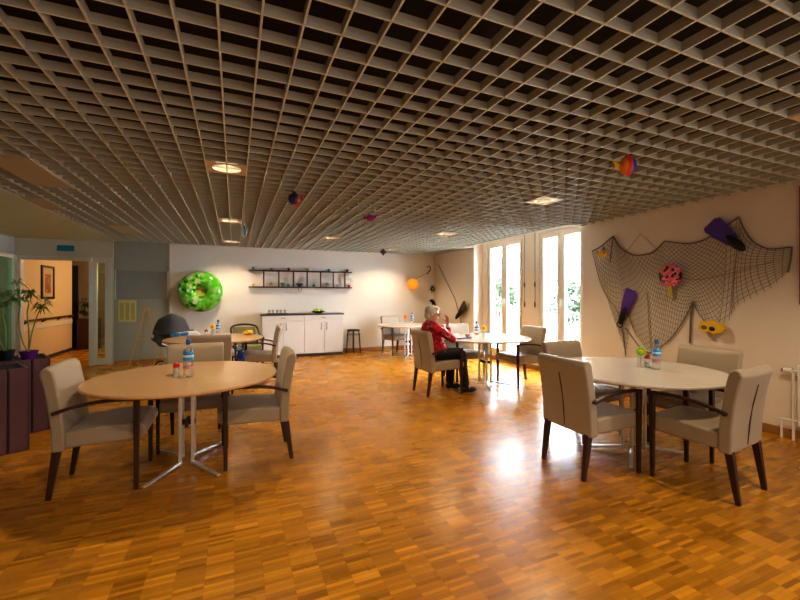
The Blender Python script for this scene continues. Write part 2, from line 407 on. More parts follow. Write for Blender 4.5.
# glass screen along the left side
sc = bpy.data.objects.new('door_2', None); C.objects.link(sc); struct(sc); sc.location = (XL, 0, 0)
MB().box(-.05, .04, YB-.09, YB, 0, 2.16).box(-.04, .03, 2.0, YB-.09, 2.10, 2.17).box(-.04, .03, 2.0, YB-.09, 0, .08).box(-.04, .03, 7.2, 7.28, .08, 2.10).box(-.04, .03, 4.8, 4.88, .08, 2.10).build('frame', cream2, sc, bevel=.004)
MB().box(-.01, -.002, 2.0, YB-.09, .08, 2.10).build('glass', GREENGLASS, sc)
struct(MB().box(XL-.05, XL, YF, YB, 2.17, H-.006).build('wall_screen_header', mat('grey_header', (.42, .43, .42), .6)))
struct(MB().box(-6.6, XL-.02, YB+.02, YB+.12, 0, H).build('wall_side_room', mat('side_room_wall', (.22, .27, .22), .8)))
# corridor
XC = -3.86
struct(MB().box(XC-.1, XC, YB+.12, 12.63, 0, 2.5).build('wall_corridor_left', CORRWALL))
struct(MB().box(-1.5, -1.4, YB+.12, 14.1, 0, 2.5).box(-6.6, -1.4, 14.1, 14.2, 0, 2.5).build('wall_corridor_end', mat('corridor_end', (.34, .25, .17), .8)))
struct(MB().box(-6.6, -1.28, YB+.12, 14.2, 2.45, 2.5).build('ceiling_corridor', mat('corridor_ceiling', (.5, .42, .3), .8)))
struct(MB().box(XC, XC+.012, YB+.12, 12.63, 0, .07).build('baseboard_corridor', COUNTER))
struct(MB().box(XC, XC+.02, YB+.12, 12.6, .70, .80).build('trim_3', WHITE))
t = thing('handrail', 'dark wooden handrail on brackets along the orange-lit corridor wall', 'handrail', (XC, 0, 0))
MB().tube([(.07, YB+.2, .90), (.07, 12.5, .90)], .022, 10).build('rail', DARKW, t)
for y in (10.1, 10.9, 11.7, 12.4): MB().bar((.0, y, .84), (.07, y, .88), .03).build('bracket', BLACKRUB, t)
t = thing('framed_picture', 'tall dark-framed picture on the corridor wall beyond the doorway', 'picture', (XC, 11.17, 1.70))
MB().box(0, .03, -.32, -.27, -.37, .37).box(0, .03, .27, .32, -.37, .37).box(0, .03, -.27, .27, -.37, -.32).box(0, .03, -.27, .27, .32, .37).build('frame', BLACKRUB, t)
pc = MB().box(0, .012, -.27, .27, -.32, .32).build('mat_board', mat('mat_board', (.55, .42, .26), .8), t)
MB().box(.012, .016, -.14, .14, -.24, .18).build('print', blotch_mat('print_paint', [(0, (.30, .11, .03)), (.5, (.45, .2, .05)), (.75, (.2, .1, .05))], 12), pc)
dd = bpy.data.objects.new('door_3', None); C.objects.link(dd); struct(dd); dd.location = (-3.93, 12.95, 0)
MB().box(-.14, .10, 0, .05, 0, 2.2).build('leaf', mat('dark_door', (.02, .02, .022), .5), dd)
def leafspray(m, c, n, r, size, rnd, droop=.3):
    c = Vector(c)
    for k in range(n):
        a = rnd.uniform(0, 2*PI); el = rnd.uniform(-.4, 1.1); d = Vector((math.cos(a)*math.cos(el), math.sin(a)*math.cos(el), math.sin(el)))
        st = c+d*r*rnd.uniform(0, .3); ln = size*rnd.uniform(.7, 1.2); s = d.cross(Vector((0, 0, 1)))
        s = (s.normalized() if s.length > .01 else Vector((1, 0, 0)))*ln*.11
        mid = st+d*ln*.5+Vector((0, 0, .02)); tip = st+d*ln+Vector((0, 0, -ln*droop))
        m.quad(st, mid+s, tip, mid-s)
t = thing('potted_plant', 'bushy dark green plant in a dark box at the corridor end', 'plant', (-3.56, 12.75, 0))
MB().box(-.2, .25, -.15, .15, 0, .80).build('planter_box', mat('dark_red_box', (.05, .018, .015), .5), t, bevel=.01)
m = MB(); rnd = random.Random(5)
for k in range(12): leafspray(m, (rnd.uniform(-.12, .2), rnd.uniform(-.1, .1), .85+rnd.uniform(0, .45)), 14, .1, .16, rnd)
m.build('foliage', mat('dark_leaves', (.025, .07, .02), .5, var=.3), t)
t = thing('room_sign', 'small blue paper strip stuck on the panel above the doorway', 'sign', (-3.035, YB, 2.325))
MB().box(-.135, .135, -.006, 0, -.055, .05).box(-.12, .14, -.009, -.006, -.04, .06).build('strip', mat('blue_paper', (.0, .16, .30), .6), t)
# board on the partition
t = thing('notice_board', 'grey blank notice board with pale metal side rails on the partition', 'board', (-1.76, YB, 1.625))
MB().box(-.45, .45, -.025, 0, -.29, .29).build('panel', mat('board_grey', (.24, .235, .21), .6), t, bevel=.003)
for s in (-1, 1): MB().box(s*.46-.012, s*.46+.012, -.032, 0, -.295, .295).build('side_rail', mat('rail_alu', (.55, .55, .52), .4, metal=.3) if 'rail_alu' not in MATS else MATS['rail_alu'], t)
t = thing('yellow_poster', 'faded yellow paper poster with darker columns below the grey board', 'poster', (-2.02, YB, 1.09))
MB().box(-.155, .155, -.005, 0, -.225, .225).build('sheet', mat('yellow_sheet', (.50, .42, .16), .8), t)
m = MB()
for k in range(3): m.box(-.125+k*.095, -.065+k*.095, -.007, -.005, -.18, .16)
m.build('printed_columns', mat('yellow_dark', (.38, .30, .09), .8), t)
# easel
t = thing('wooden_easel', 'pale wooden A-frame easel standing before the grey partition', 'easel', (-1.57, 8.95, 0), R(10))
MB().bar((-.30, -.08, 0), (-.02, 0, 1.16), .07, .055, .03).build('leg', EASELW, t)
MB().bar((.30, -.08, 0), (.02, 0, 1.16), .07, .055, .03).build('leg', EASELW, t)
MB().bar((-.15, .34, 0), (-.01, .03, 1.12), .03, .026, .02).build('rear_leg', EASELW, t)
MB().bar((.15, .34, 0), (.01, .03, 1.12), .03, .026, .02).build('rear_leg', EASELW, t)
MB().bar((-.16, -.045, .56), (.16, -.045, .56), .03, .03, .02).build('crossbar', EASELW, t)
MB().box(-.06, .06, -.02, .03, 1.13, 1.17).build('top_block', EASELW, t, bevel=.004)

# ------------------------------------------------------------------ planters with bamboo
def planter(x, y, rz, lab, pots, hh=.75):
    t = thing('tall_planter', lab, 'planter', (x, y, 0), rz, 'dark plum planters along the left')
    w = .25
    b = MB().box(-w+.01, w-.01, -w+.01, w-.01, 0, hh-.03)
    b.build('core', BLACKRUB, t)
    edges = [-.25, -.13, -.06, .08, .14, .25]
    for sx in range(4):
        m = MB()
        for a, c in ((-.25, -.15), (-.135, -.06), (-.045, .10), (.115, .25)): m.box(a, c, -w, -w+.02, .0, hh)
        m.xf(Matrix.Rotation(sx*PI/2, 4, 'Z')); m.build('slat_panel', PLANTER, t, bevel=.004)
    MB().box(-w+.02, w-.02, -w+.02, w-.02, hh-.04, hh-.02).build('soil', mat('soil', (.03, .02, .015), .9) if 'soil' not in MATS else MATS['soil'], t)
    return t
planter(-2.06, 4.70, R(30), 'dark plum slatted planter at the left edge, nearest the viewer', 0)
planter(-2.11, 5.34, R(25), 'dark plum slatted planter behind the nearest one, beside the beige chair', 0)
def bamboo(x, y, z, stems, lab, potc, seed):
    rnd = random.Random(seed)
    t = thing('bamboo_plant', lab, 'plant', (x, y, z), group='bamboo plants on the planters')
    MB().lathe([(.05, 0), (.075, .09), (.08, .10), (.07, .10), (.06, .07)], 20).build('pot', potc, t)
    MB().lathe([(0, .068), (.062, .07)], 16, cap=False).build('soil', MATS['soil'], t)
    for pts, leaves in stems:
        P = bez([(0, 0, .07)]+pts, 6)
        s = MB().tube(P, .006, 6); s.build('stem', STEMM, t)
        m = MB()
        for c in leaves: leafspray(m, c, 20, .025, .10, rnd, .4)
        m.build('leaves', LEAF, t)
bamboo(-1.96, 5.24, .732, [([(.02, 0, .25), (.05, .02, .42), (.10, 0, .55)], [(.10, 0, .52), (.12, 0, .58)]),
                         ([(-.05, 0, .2), (-.1, .05, .42), (-.07, .0, .6), (-.09, 0, .75)], [(-.09, 0, .78), (-.07, 0, .68), (-.1, .02, .6)]),
                         ([(.0, 0, .3), (-.02, .02, .48), (.0, .0, .58)], [(.02, 0, .66), (-.03, 0, .6)])], 'bamboo plant with curved stems in a purple pot on the rear planter', PURPLE, 2)
bamboo(-2.12, 4.70, .732, [([(.08, 0, .22), (.06, .02, .42), (-.03, 0, .5)], [(-.03, 0, .55), (-.06, 0, .66)]),
                         ([(.02, 0, .3), (.1, .02, .45), (.02, .05, .62)], [(.0, .05, .66), (.05, .03, .58)]),
                         ([(-.08, 0, .3), (-.13, .02, .5), (-.1, 0, .7)], [(-.1, 0, .74), (-.14, 0, .6)])], 'bamboo plant in a lilac pot on the planter at the left edge', mat('lilac_pot', (.25, .2, .5), .3), 3)
bamboo(-2.20, 5.38, .732, [([(-.06, 0, .25), (-.08, .02, .45), (-.12, 0, .6)], [(-.12, 0, .64), (-.1, 0, .56)]),
                         ([(.0, 0, .3), (-.03, .02, .5), (.02, 0, .62)], [(.02, 0, .66), (0, 0, .55)])], 'small bamboo plant at the back corner of the rear planter', BLACKRUB, 9)

# ------------------------------------------------------------------ chairs
def make_chair():
    t = thing('armchair', 'x', 'chair')
    # seat
    prof = [(-.20, .345), (.23, .355), (.272, .37), (.285, .40), (.285, .44), (.268, .468), (.23, .480), (.05, .482), (-.20, .462)]
    MB().prism(prof, -.248, .248).build('seat', FABRIC, t, bevel=.018, seg=3)
    # back: leaning slab with soft rolled top; gentle hollow across the width
    fr = [(-.195, .33), (-.195, .47), (-.208, .60), (-.226, .74), (-.245, .84), (-.255, .885)]
    rr = [(-.285, .912), (-.318, .902), (-.333, .866), (-.314, .80), (-.290, .66), (-.274, .50), (-.268, .33)]
    b = MB(); n = 8; rows = []
    prof = fr+rr
    for k in range(n+1):
        u = -1+2*k/n; x = .258*u; hol = .022*(1-u*u)
        rows.append([b.b.verts.new((x, y-hol*(max(0, z-.4)/.5), z)) for y, z in prof])
    for a, c in zip(rows, rows[1:]):
        for i in range(len(prof)): b.b.faces.new((a[i], a[(i+1) % len(prof)], c[(i+1) % len(prof)], c[i]))
    b.b.faces.new(rows[0][::-1]); b.b.faces.new(rows[-1])
    bk = b.build('backrest', FABRIC, t, bevel=.014, seg=3, ang=50)
    # rear seam
    MB().bar((0, -.2710, .36), (0, -.2930, .60), .003, .006, .007, .007, side=(1, 0, 0)).bar((0, -.2930, .60), (0, -.3290, .79), .006, .009, .007, .007, side=(1, 0, 0)).build('seam', SEAM, bk)
    for s in (-1, 1):
        MB().bar((s*.262, .225, 0), (s*.262, .228, .645), .026, .034, .028, .040, side=(1, 0, 0)).build('leg', DARKW, t, bevel=.005)
        MB().bar((s*.215, -.295, 0), (s*.215, -.245, .345), .028, .042, .030, .050, side=(1, 0, 0)).build('leg', DARKW, t, bevel=.004)
        P = [(s*.275, -.275, .60), (s*.275, -.12, .640), (s*.268, .06, .658), (s*.264, .248, .652)]
        Q = bez([(P[0][0], -.255, P[0][2])]+P[1:], 5); a = MB()
        for p, q in zip(Q, Q[1:]): a.bar(p, q, .032, .032, .022, .022, side=(1, 0, 0))
        a.build('armrest', DARKW, t, bevel=.003)
    return t
proto = make_chair()
first = [True]
def place_chair(x, y, rz, lab, group):
    c = proto if first[0] else copy_tree(proto); first[0] = False
    c.location = (x, y, 0); c.rotation_euler = (0, 0, R(rz)); c['label'] = lab; c['group'] = group
    return c
GL, GR, GM, GB = 'chairs around the front left table', 'chairs around the front right table', 'chairs around the middle table', 'chairs around the back left table'
place_chair(-.88, 3.63, -90, 'beige armchair on the left side of the front left table, near the planters', GL)
place_chair(.16, 3.70, 90, 'beige armchair on the right side of the front left table', GL)
place_chair(-.36, 4.26, 180, 'beige armchair behind the front left table, facing the viewer', GL)
place_chair(2.73, 2.40, -92, 'beige armchair showing its back seam at the left of the front right table', GR)
place_chair(3.28, 1.86, 7, 'beige armchair nearest the radiator, its back turned to the viewer', GR)
place_chair(3.90, 2.30, 94, 'beige armchair beyond the front right table, against the wall with the net', GR)
place_chair(3.30, 2.98, 182, 'grey-lit armchair on the window side of the front right table', GR)
place_chair(2.75, 5.08, -88, 'beige armchair in which the white-haired person sits', GM)
place_chair(3.58, 5.72, 180, 'pale-lit armchair behind the middle table beside the person', GM)
place_chair(4.20, 5.05, 88, 'beige armchair between the middle table and the tall windows', GM)
place_chair(-.29, 5.86, 0, 'grey-backed armchair in front of the back left table, back to the viewer', GB)
place_chair(.38, 6.85, 84, 'beige armchair on the right of the back left table, near the white cabinet', GB)
place_chair(3.60, 8.76, 192, 'beige armchair at the small far table by the back wall', 'chair at the far table')

# dark-framed chair at the far side of the back left table
t = thing('tub_chair', 'olive chair with curved black arm frame behind the back left table', 'chair', (.22, 8.0, 0), R(190))
MB().prism([(-.2, .38), (.22, .38), (.22, .47), (-.2, .46)], -.23, .23).build('seat', mat('olive_fabric', (.20, .18, .07), .8), t, bevel=.02)
MB().prism([(-.2, .44), (-.16, .44), (-.24, .80), (-.28, .80)], -.21, .21).build('backrest', MATS['olive_fabric'], t, bevel=.015)
MB().tube(bez([(-.26, .2, .60), (-.25, -.1, .66), (-.22, -.27, .80), (0, -.31, .84), (.22, -.27, .80), (.25, -.1, .66), (.26, .2, .60)], 6), .02, 8).build('arm_frame', BLACKRUB, t)
for sx in (-1, 1):
    for sy in (-.24, .2): MB().bar((sx*.24, sy, 0), (sx*.24, sy, .62), .028, .034).build('leg', BLACKRUB, t)

# ------------------------------------------------------------------ tables
def make_table(top):
    t = thing('round_table', 'x', 'table')
    r = .71
    MB().lathe([(r-.03, .712), (r-.012, .714), (r, .722), (r+.002, .732), (r-.004, .740), (0, .740)], 72).build('tabletop', top, t)
    MB().box(-.16, .16, -.20, .20, .700, .712).build('mounting_plate', DARKMETAL, t)
    for sx in (-1, 1):
        for sy in (-1, 1):
            a = (sx*.045, sy*.085, .70); b = (sx*.045, sy*.085, .045); c = (sx*.25, sy*.37, .014)
            m = MB().bar(a, (b[0], b[1], .02), .027, .027, .020, .020, side=(1, 0, 0))
            m.bar((b[0]-sx*.008, b[1]-sy*.012, .045), c, .027, .027, .022, .018, side=(sx*.37, -sy*.25, 0))
            m.build('leg', STEEL, t, bevel=.004)
    MB().box(-.06, .06, -.012, .012, .33, .37).box(-.012, .012, -.10, .10, .33, .37).build('spreader', DARKMETAL, t)
    return t
tb = make_table(MAPLE)
GT = 'round pedestal tables'
def place_table(first, x, y, rz, lab, pale=False):
    c = first if first is not None else copy_tree(tb)
    c.location = (x, y, 0); c.rotation_euler = (0, 0, R(rz)); c['label'] = lab; c['group'] = GT
    return c
place_table(tb, -.36, 3.71, 0, 'round maple-topped table with steel legs at the front left')
place_table(None, -.28, 6.82, 5, 'round maple-topped table at the back left, near the green swim ring')
for a in ((3.32, 2.45, 90, 'round table with painted pale sheen at the front right before the wall net'), (3.70, 5.27, 8, 'round table at which the person sits, before the windows'), (3.68, 8.25, 0, 'small-looking round table farthest away by the back wall')):
    c = place_table(None, *a)
    for ch in c.children:
        if ch.name.startswith('tabletop'):
            ch.data = ch.data.copy(); ch.data.materials[0] = MAPLE_SHEEN

# ------------------------------------------------------------------ table-top things
TZ = .7405
def bottle(x, y, z, lab, label=True, s=1):
    t = thing('water_bottle', lab, 'bottle', (x, y, z), group='plastic water bottles on the tables')
    MB().lathe([(0, 0), (.030, 0), (.034, .01), (.034, .10), (.031, .115), (.034, .125), (.034, .175), (.026, .205), (.014, .225), (.0135, .24)], 20).build('body', CLEAR, t)
    MB().lathe([(.0345, .118), (.0348, .12), (.0348, .178), (.0345, .18)], 20, cap=False).build('paper_label', BLUELABEL, t)
    MB().lathe([(.0155, .228), (.0165, .232), (.0165, .262), (.010, .268), (0, .268)], 16).build('cap', BLUECAP, t)
    MB().lathe([(.0338, .06), (.0344, .062), (.0344, .075), (.0338, .077)], 20, cap=False).build('pink_band', PINKBAND, t)
    t.scale = (s,)*3; return t
bottle(-.345, 3.62, TZ, 'water bottle with blue cap on the front left table', s=1.15)
bottle(3.50, 2.36, TZ, 'water bottle with blue label on the front right table')
bottle(3.47, 5.17, TZ, 'water bottle with blue label on the table of the person')
bottle(-.245, 7.10, TZ, 'water bottle with dark cap on the back left table')
bottle(3.92, 8.55, TZ, 'water bottle on the farthest table')
def shaker(x, y, z, lab, lid=None):
    t = thing('glass_jar', lab, 'jar', (x, y, z), group='little glass jars with coloured lids')
    MB().lathe([(0, 0), (.027, 0), (.030, .006), (.026, .05), (.022, .08)], 18).build('jar_body', CLEAR, t)
    MB().lathe([(0, .003), (.022, .003), (.022, .045), (0, .045)], 14).build('contents', mat('jar_contents', (.72, .70, .68), .6) if 'jar_contents' not in MATS else MATS['jar_contents'], t)
    MB().lathe([(.024, .078), (.025, .08), (.024, .105), (.012, .118), (0, .12)], 18).build('lid', lid or REDLID, t)
shaker(-.435, 3.655, TZ, 'glass jar with red lid beside the bottle on the front left table')
shaker(3.53, 2.47, TZ, 'glass jar with red lid between bottle and flower on the front right table')
shaker(-.42, 7.10, TZ, 'glass jar with pinkish lid on the back left table', mat('pink_lid', (.55, .08, .14), .5))
def flower(x, y, z, col, ccol, lab, hh=.16, rad=.036, white=False):
    t = thing('flower_glass', lab, 'vase', (x, y, z), group='glasses with a single flower')
    MB().lathe([(0, 0), (.030, 0), (.032, .01), (.026, .06), (.032, .11)], 18).build('glass', CLEAR, t)
    MB().tube([(0, 0, .005), (.004, 0, hh)], .003, 6).build('stem', STEMM, t)
    m = MB()
    for k in range(9):
        a = 2*PI*k/9; m.ball((.004+math.cos(a)*rad*.62, -.004+math.sin(a)*.01, hh+math.sin(a)*rad*.62+.012), rad*.42, 1)
    h = m.build('petals', col, t)
    MB().ball((.004, -.018, hh+.012), rad*.45, 2).build('flower_centre', ccol, t)
    return t
LIME = mat('lime_petals', (.22, .62, .03), .6); PALEY = mat('yellow_petals', (.9, .72, .08), .6)
ORP = mat('orange_petals', (.85, .16, .02), .6)
f = flower(3.46, 2.485, TZ, LIME, YELLOW, 'glass with a lime green and yellow flower on the front right table', .135, .042); f.rotation_euler = (0, 0, R(-55))
f = flower(3.62, 5.20, TZ, PALEY, ORP, 'glass with a pale yellow flower on the table of the person', .14, .045); f.rotation_euler = (0, 0, R(-35))
f = flower(-.34, 7.18, TZ, PALEY, ORP, 'glass with a yellow flower on the back left table', .14, .045)
f = flower(3.74, 8.55, TZ, ORP, ORP, 'glass with an orange flower on the farthest table', .15, .045)
# small coaster tray under the left items
t = thing('serving_tray', 'small clear round tray under the red-lidded jar, front left table', 'tray', (-.47, 3.72, TZ))
MB().lathe([(0, 0), (.045, 0), (.052, .008), (.048, .008), (.043, .004), (0, .004)], 24).build('dish', CLEAR, t)
t = thing('napkin', 'folded blue and purple napkin on the table before the person', 'napkin', (3.28, 5.22, TZ), R(20))
MB().box(-.13, .13, -.05, .05, 0, .006).box(-.125, .125, -.046, .046, .0065, .012).build('folded_cloth', mat('purple_napkin', (.05, .04, .22), .8), t, bevel=.003)
t = thing('snack_bowl', 'small brown-filled white bowl on the table of the person', 'bowl', (3.46, 5.40, TZ))
MB().lathe([(.02, 0), (.045, .02), (.055, .045), (.050, .045), (.04, .02), (0, .012)], 20).build('bowl', CREAMTINY, t)
MB().ball((0, 0, .035), .04, 2, (1, 1, .5)).build('contents', BROWNSTICK, t)
t = thing('yellow_cloth', 'crumpled bright yellow cloth on the far edge of the back left table', 'cloth', (.22, 7.12, TZ))
m = MB().ball((0, 0, .035), .075, 3, (1.1, .8, .55))
for v in m.b.verts: v.co *= 1+.35*noise.noise(v.co*28); v.co.z = max(0, v.co.z)
m.build('cloth', YELLOW, t)
# blue bag hung on the armrest of the back-to-us chair
t = thing('hanging_bag', 'blue patterned cloth bag hanging from an armrest at the back left table', 'bag', (.045, 5.95, 0))
BAGM = blotch_mat('blue_pattern', [(0, (.01, .03, .16)), (.55, (.02, .07, .32)), (.86, (.5, .55, .65))], 26, .8)
m = MB().prism([(-.02, .39), (.09, .39), (.10, .45), (.085, .645), (-.0, .645), (-.025, .45)], -.04, .05, 'y')
m.build('bag_body', BAGM, t, bevel=.02)
MB().tube(bez([(.075, 0, .63), (.05, 0, .685), (-.02, 0, .70), (-.06, 0, .685), (.01, 0, .62)], 6), .007, 6).build('handle', BAGM, t)

# ------------------------------------------------------------------ pram beside the back left table
t = thing('baby_pram', 'dark grey hooded pram with pale blanket behind the back left table', 'pram', (-1.02, 8.20, 0), R(8))
hood = MB().ball((0, 0, 0), 1, 4)
for v in hood.b.verts:
    a = math.atan2(v.co.z, v.co.x); rid = 1-.035*abs(math.sin(a*4))
    v.co = Vector((v.co.x*.30*rid-.03, v.co.y*.27, max(v.co.z, -.02)*.36*rid+.72))
ho = hood.build('hood', GREYFAB, t)
MB().prism([(-.30, .62), (-.22, .50), (.26, .50), (.36, .62), (.36, .76), (-.30, .80)], -.19, .19, 'y').build('carrycot', GREYFAB, t, bevel=.03)
m = MB().prism([(-.06, .64), (.40, .64), (.44, .70), (.34, .76), (-.06, .74)], -.31, .10, 'y')
m.build('blanket', blotch_mat('blanket_print', [(0, (.70, .72, .74)), (.5, (.04, .18, .38)), (.82, (.65, .7, .75))], 10, .9), t, bevel=.03)
for sx in (-.20, .30):
    for sy in (-.22, .22):
        pts = [(sx+.09*math.cos(2*PI*k/24), sy, .105+.09*math.sin(2*PI*k/24)) for k in range(24)]
        w = MB().tube(pts, .014, 6, closed=True).build('wheel', BLACKRUB, t)
        MB().tube([(sx, sy-.02, .105), (sx, sy+.02, .105)], .02, 8).bar((sx-.085, sy, .105), (sx+.085, sy, .105), .008).bar((sx, sy, .02), (sx, sy, .19), .008).build('hub', STEEL, w)
for sy in (-.20, .20): MB().tube([(-.20, sy, .105), (.05, sy, .48), (.22, sy, .56)], .011, 6).tube([(.30, sy, .105), (-.02, sy, .48), (-.18, sy, .56)], .011, 6).build('chassis', STEEL, t)
MB().tube(bez([(-.20, -.20, .55), (-.30, -.2, .62), (-.34, 0, .64), (-.30, .2, .62), (-.20, .20, .55)], 6), .012, 6).build('push_handle', BLACKRUB, t)

# ------------------------------------------------------------------ cabinet
t = thing('sideboard', 'long white sideboard with dark top against the back wall', 'cabinet', (.56, 9.15, 0))
Wd = 1.83
MB().box(0, Wd, .02, .43, .07, .955).build('body', CAB, t)
MB().box(.01, Wd-.01, .05, .42, 0, .07).build('plinth', COUNTER, t)
MB().box(-.02, Wd+.02, -.01, .44, .955, .99).build('top_board', COUNTER, t, bevel=.003)
for u in range(2):
    x0 = u*Wd/2
    d = MB().box(x0+.006, x0+Wd/2-.006, 0, .02, .83, .948).build('drawer', CAB, t, bevel=.003)
    MB().tube([(x0+Wd/4-.05, -.001, .895), (x0+Wd/4-.04, -.02, .895), (x0+Wd/4+.04, -.02, .895), (x0+Wd/4+.05, -.001, .895)], .008, 6).build('handle', M_('handle_metal', (.25, .24, .23)), d)
    for k in range(2):
        xa_ = x0+k*Wd/4+.006; xb_ = x0+(k+1)*Wd/4-.006
        d = MB().box(xa_, xb_, 0, .02, .08, .82).build('door', CAB, t, bevel=.003)
        hx = xb_-.045 if k == 0 else xa_+.045
        MB().tube(bez([(hx, -.001, .78), (hx+(.018 if k else -.018), -.025, .74), (hx, -.03, .70), (hx+(.018 if k else -.018), -.025, .66), (hx, -.001, .62)], 4), .009, 6).build('handle', M_('handle_metal', (.25, .24, .23)), d)
t = thing('cup_tray', 'tray of small pale cups on the left end of the sideboard', 'tray', (.90, 9.33, .9905))
MB().box(-.22, .22, -.10, .10, 0, .015).build('tray', DARKW, t, bevel=.004)
for k in range(5):
    c = MB().lathe([(.018, 0), (.03, .05), (.034, .075), (.030, .075), (.02, .01), (0, .008)], 14).build('cup', CREAMTINY); c.location = (.90-.17+k*.085, 9.31+.04*(k % 2), 1.0062)
    tag(c, 'small pale cup on the tray, %s in the row of five' % ['leftmost', 'second from the left', 'middle one', 'second from the right', 'rightmost'][k], 'cup', 'cups on the sideboard tray')
t = thing('fruit_bowl', 'low dark bowl heaped with green and yellow fruit on the sideboard', 'bowl', (1.83, 9.33, .9905))
MB().lathe([(.06, 0), (.13, .025), (.17, .05), (.16, .05), (.12, .03), (0, .015)], 24).build('bowl', DARKW, t)
for k, (dx, dy, dz, c) in enumerate([(-.08, 0, .06, LIME), (0, -.03, .065, PALEY), (.08, .0, .06, LIME), (.03, .05, .065, PALEY), (-.03, .04, .07, LIME)]):
    o = MB().ball((0, 0, 0), .038, 2).build('fruit', c); o.location = (1.83+dx, 9.33+dy, .99+dz)
    tag(o, ['green fruit at the left of the sideboard bowl', 'yellow fruit at the front of the sideboard bowl', 'green fruit at the right of the sideboard bowl', 'yellow fruit at the back right of the sideboard bowl', 'green fruit at the back left of the sideboard bowl'][k], 'fruit', 'fruit in the sideboard bowl')
# stool
t = thing('round_stool', 'round stool with bent dark legs between sideboard and far table', 'stool', (2.70, 9.36, 0))
MB().lathe([(0, .535), (.15, .535), (.165, .545), (.165, .56), (.15, .572), (0, .575)], 28).build('seat', DARKMETAL, t)
for k in range(6):
    a = 2*PI*k/6+.3; c, s = math.cos(a), math.sin(a)
    MB().tube(bez([(c*.10, s*.10, .54), (c*.155, s*.155, .50), (c*.17, s*.17, .35), (c*.20, s*.20, 0)], 5), .012, 8).build('leg', DARKMETAL, t)
MB().tube([(.165*math.cos(2*PI*k/24), .165*math.sin(2*PI*k/24), .45) for k in range(24)], .008, 6, closed=True).build('ring', DARKMETAL, t)

# ------------------------------------------------------------------ ladder-like shelf
t = thing('wall_shelf', 'long dark double-plank wall shelf with uprights above the sideboard', 'shelf', (0, YB-.13, 0))
for z in (1.965, 1.585): MB().box(.30, 2.70, 0, .13, z, z+.03).build('plank', DARKW, t, bevel=.004)
UX = [.62, .95, 1.28, 1.60, 1.92, 2.23, 2.52]
for x in UX: MB().box(x-.014, x+.014, .01, .04, 1.615, 1.965).build('upright', DARKW, t)
def cupo(x, z, col, lab, k=0):
    r = .032
    prof = [[(.6*r, 0), (r, .02), (r, .055), (.85*r, .06), (.8*r, .06), (.7*r, .02), (0, .012)], [(.5*r, 0), (1.3*r, .03), (1.5*r, .05), (1.35*r, .05), (.5*r, .015), (0, .012)]][k]
    o = MB().lathe(prof, 18).build('ornament_cup', col); o.location = (x, YB-.065, z)
    return tag(o, lab, 'cup', 'small ornaments on the wall shelf')
TEAL = M_('teal_glaze', (.02, .32, .38)); RED = M_('red_glaze', (.45, .03, .05)); OLV = M_('olive_glaze', (.35, .38, .05)); YEL = M_('yellow_glaze', (.75, .60, .04)); GRY = M_('grey_glaze', (.45, .42, .38)); NAVY = M_('navy_glaze', (.02, .05, .12))
U, D = 1.9955, 1.6155
cupo(.40, U, TEAL, 'teal cup at the left end of the upper shelf plank')
cupo(.80, U, GRY, 'pale grey bowl on the upper shelf plank, second from the left', 1)
cupo(1.18, U, RED, 'dark red cup on the upper shelf plank, third from the left')
cupo(1.62, U, OLV, 'olive cup near the middle of the upper shelf plank')
cupo(2.13, U, TEAL, 'teal cup towards the right of the upper shelf plank')
cupo(2.60, U, RED, 'dark red cup at the right end of the upper shelf plank')
cupo(.40, D, YEL, 'yellow cup at the left end of the lower shelf plank')
cupo(1.17, D, TEAL, 'teal cup beside the small green plant on the lower plank')
o = cupo(1.43, D, NAVY, 'wide navy bowl near the middle of the lower shelf plank', 1); o.scale = (1.7, .9, 1.6)
cupo(1.76, D, TEAL, 'teal cup right of the navy bowl on the lower plank')
cupo(2.35, D, GRY, 'grey cup near the right of the lower shelf plank')
cupo(2.64, D, RED, 'pinkish red cup at the right end of the lower shelf plank')
def star(x, z, lab, col):
    m = MB(); pts = [((.075 if k % 2 == 0 else .025)*math.sin(PI*k/5), (.075 if k % 2 == 0 else .025)*math.cos(PI*k/5)+.062) for k in range(10)]
    m.prism(pts, -.008, .008, 'y'); o = m.build('starfish', col, bevel=.004); o.location = (x, YB-.065, z); tag(o, lab, 'starfish', 'small ornaments on the wall shelf')
star(.78, D, 'sandy starfish standing on the lower shelf plank', M_('sand_star', (.45, .30, .14)))
def tinyplant(x, z, lab, n, sz, col, seed):
    t = thing('small_plant', lab, 'plant', (x, YB-.065, z), group='small ornaments on the wall shelf')
    MB().lathe([(.02, 0), (.03, .035), (0, .035)], 12).build('pot', GRY, t)
    m = MB(); leafspray(m, (0, 0, .04), n, .02, sz, random.Random(seed), .2); m.build('leaves', col, t)
tinyplant(1.03, D, 'bushy little green plant on the lower shelf plank', 60, .08, LEAF, 4)
tinyplant(2.08, D, 'sparse cream and green sprig on the lower shelf plank', 22, .10, M_('sage_leaves', (.35, .36, .18)), 6)
t = thing('hanging_ring', 'small grey ring hanging below the lower shelf plank', 'ring', (1.44, YB-.065, 1.545))
MB().tube([(.04*math.cos(2*PI*k/20), 0, .04*math.sin(2*PI*k/20)) for k in range(20)], .006, 6, closed=True).build('loop', ROPE, t)

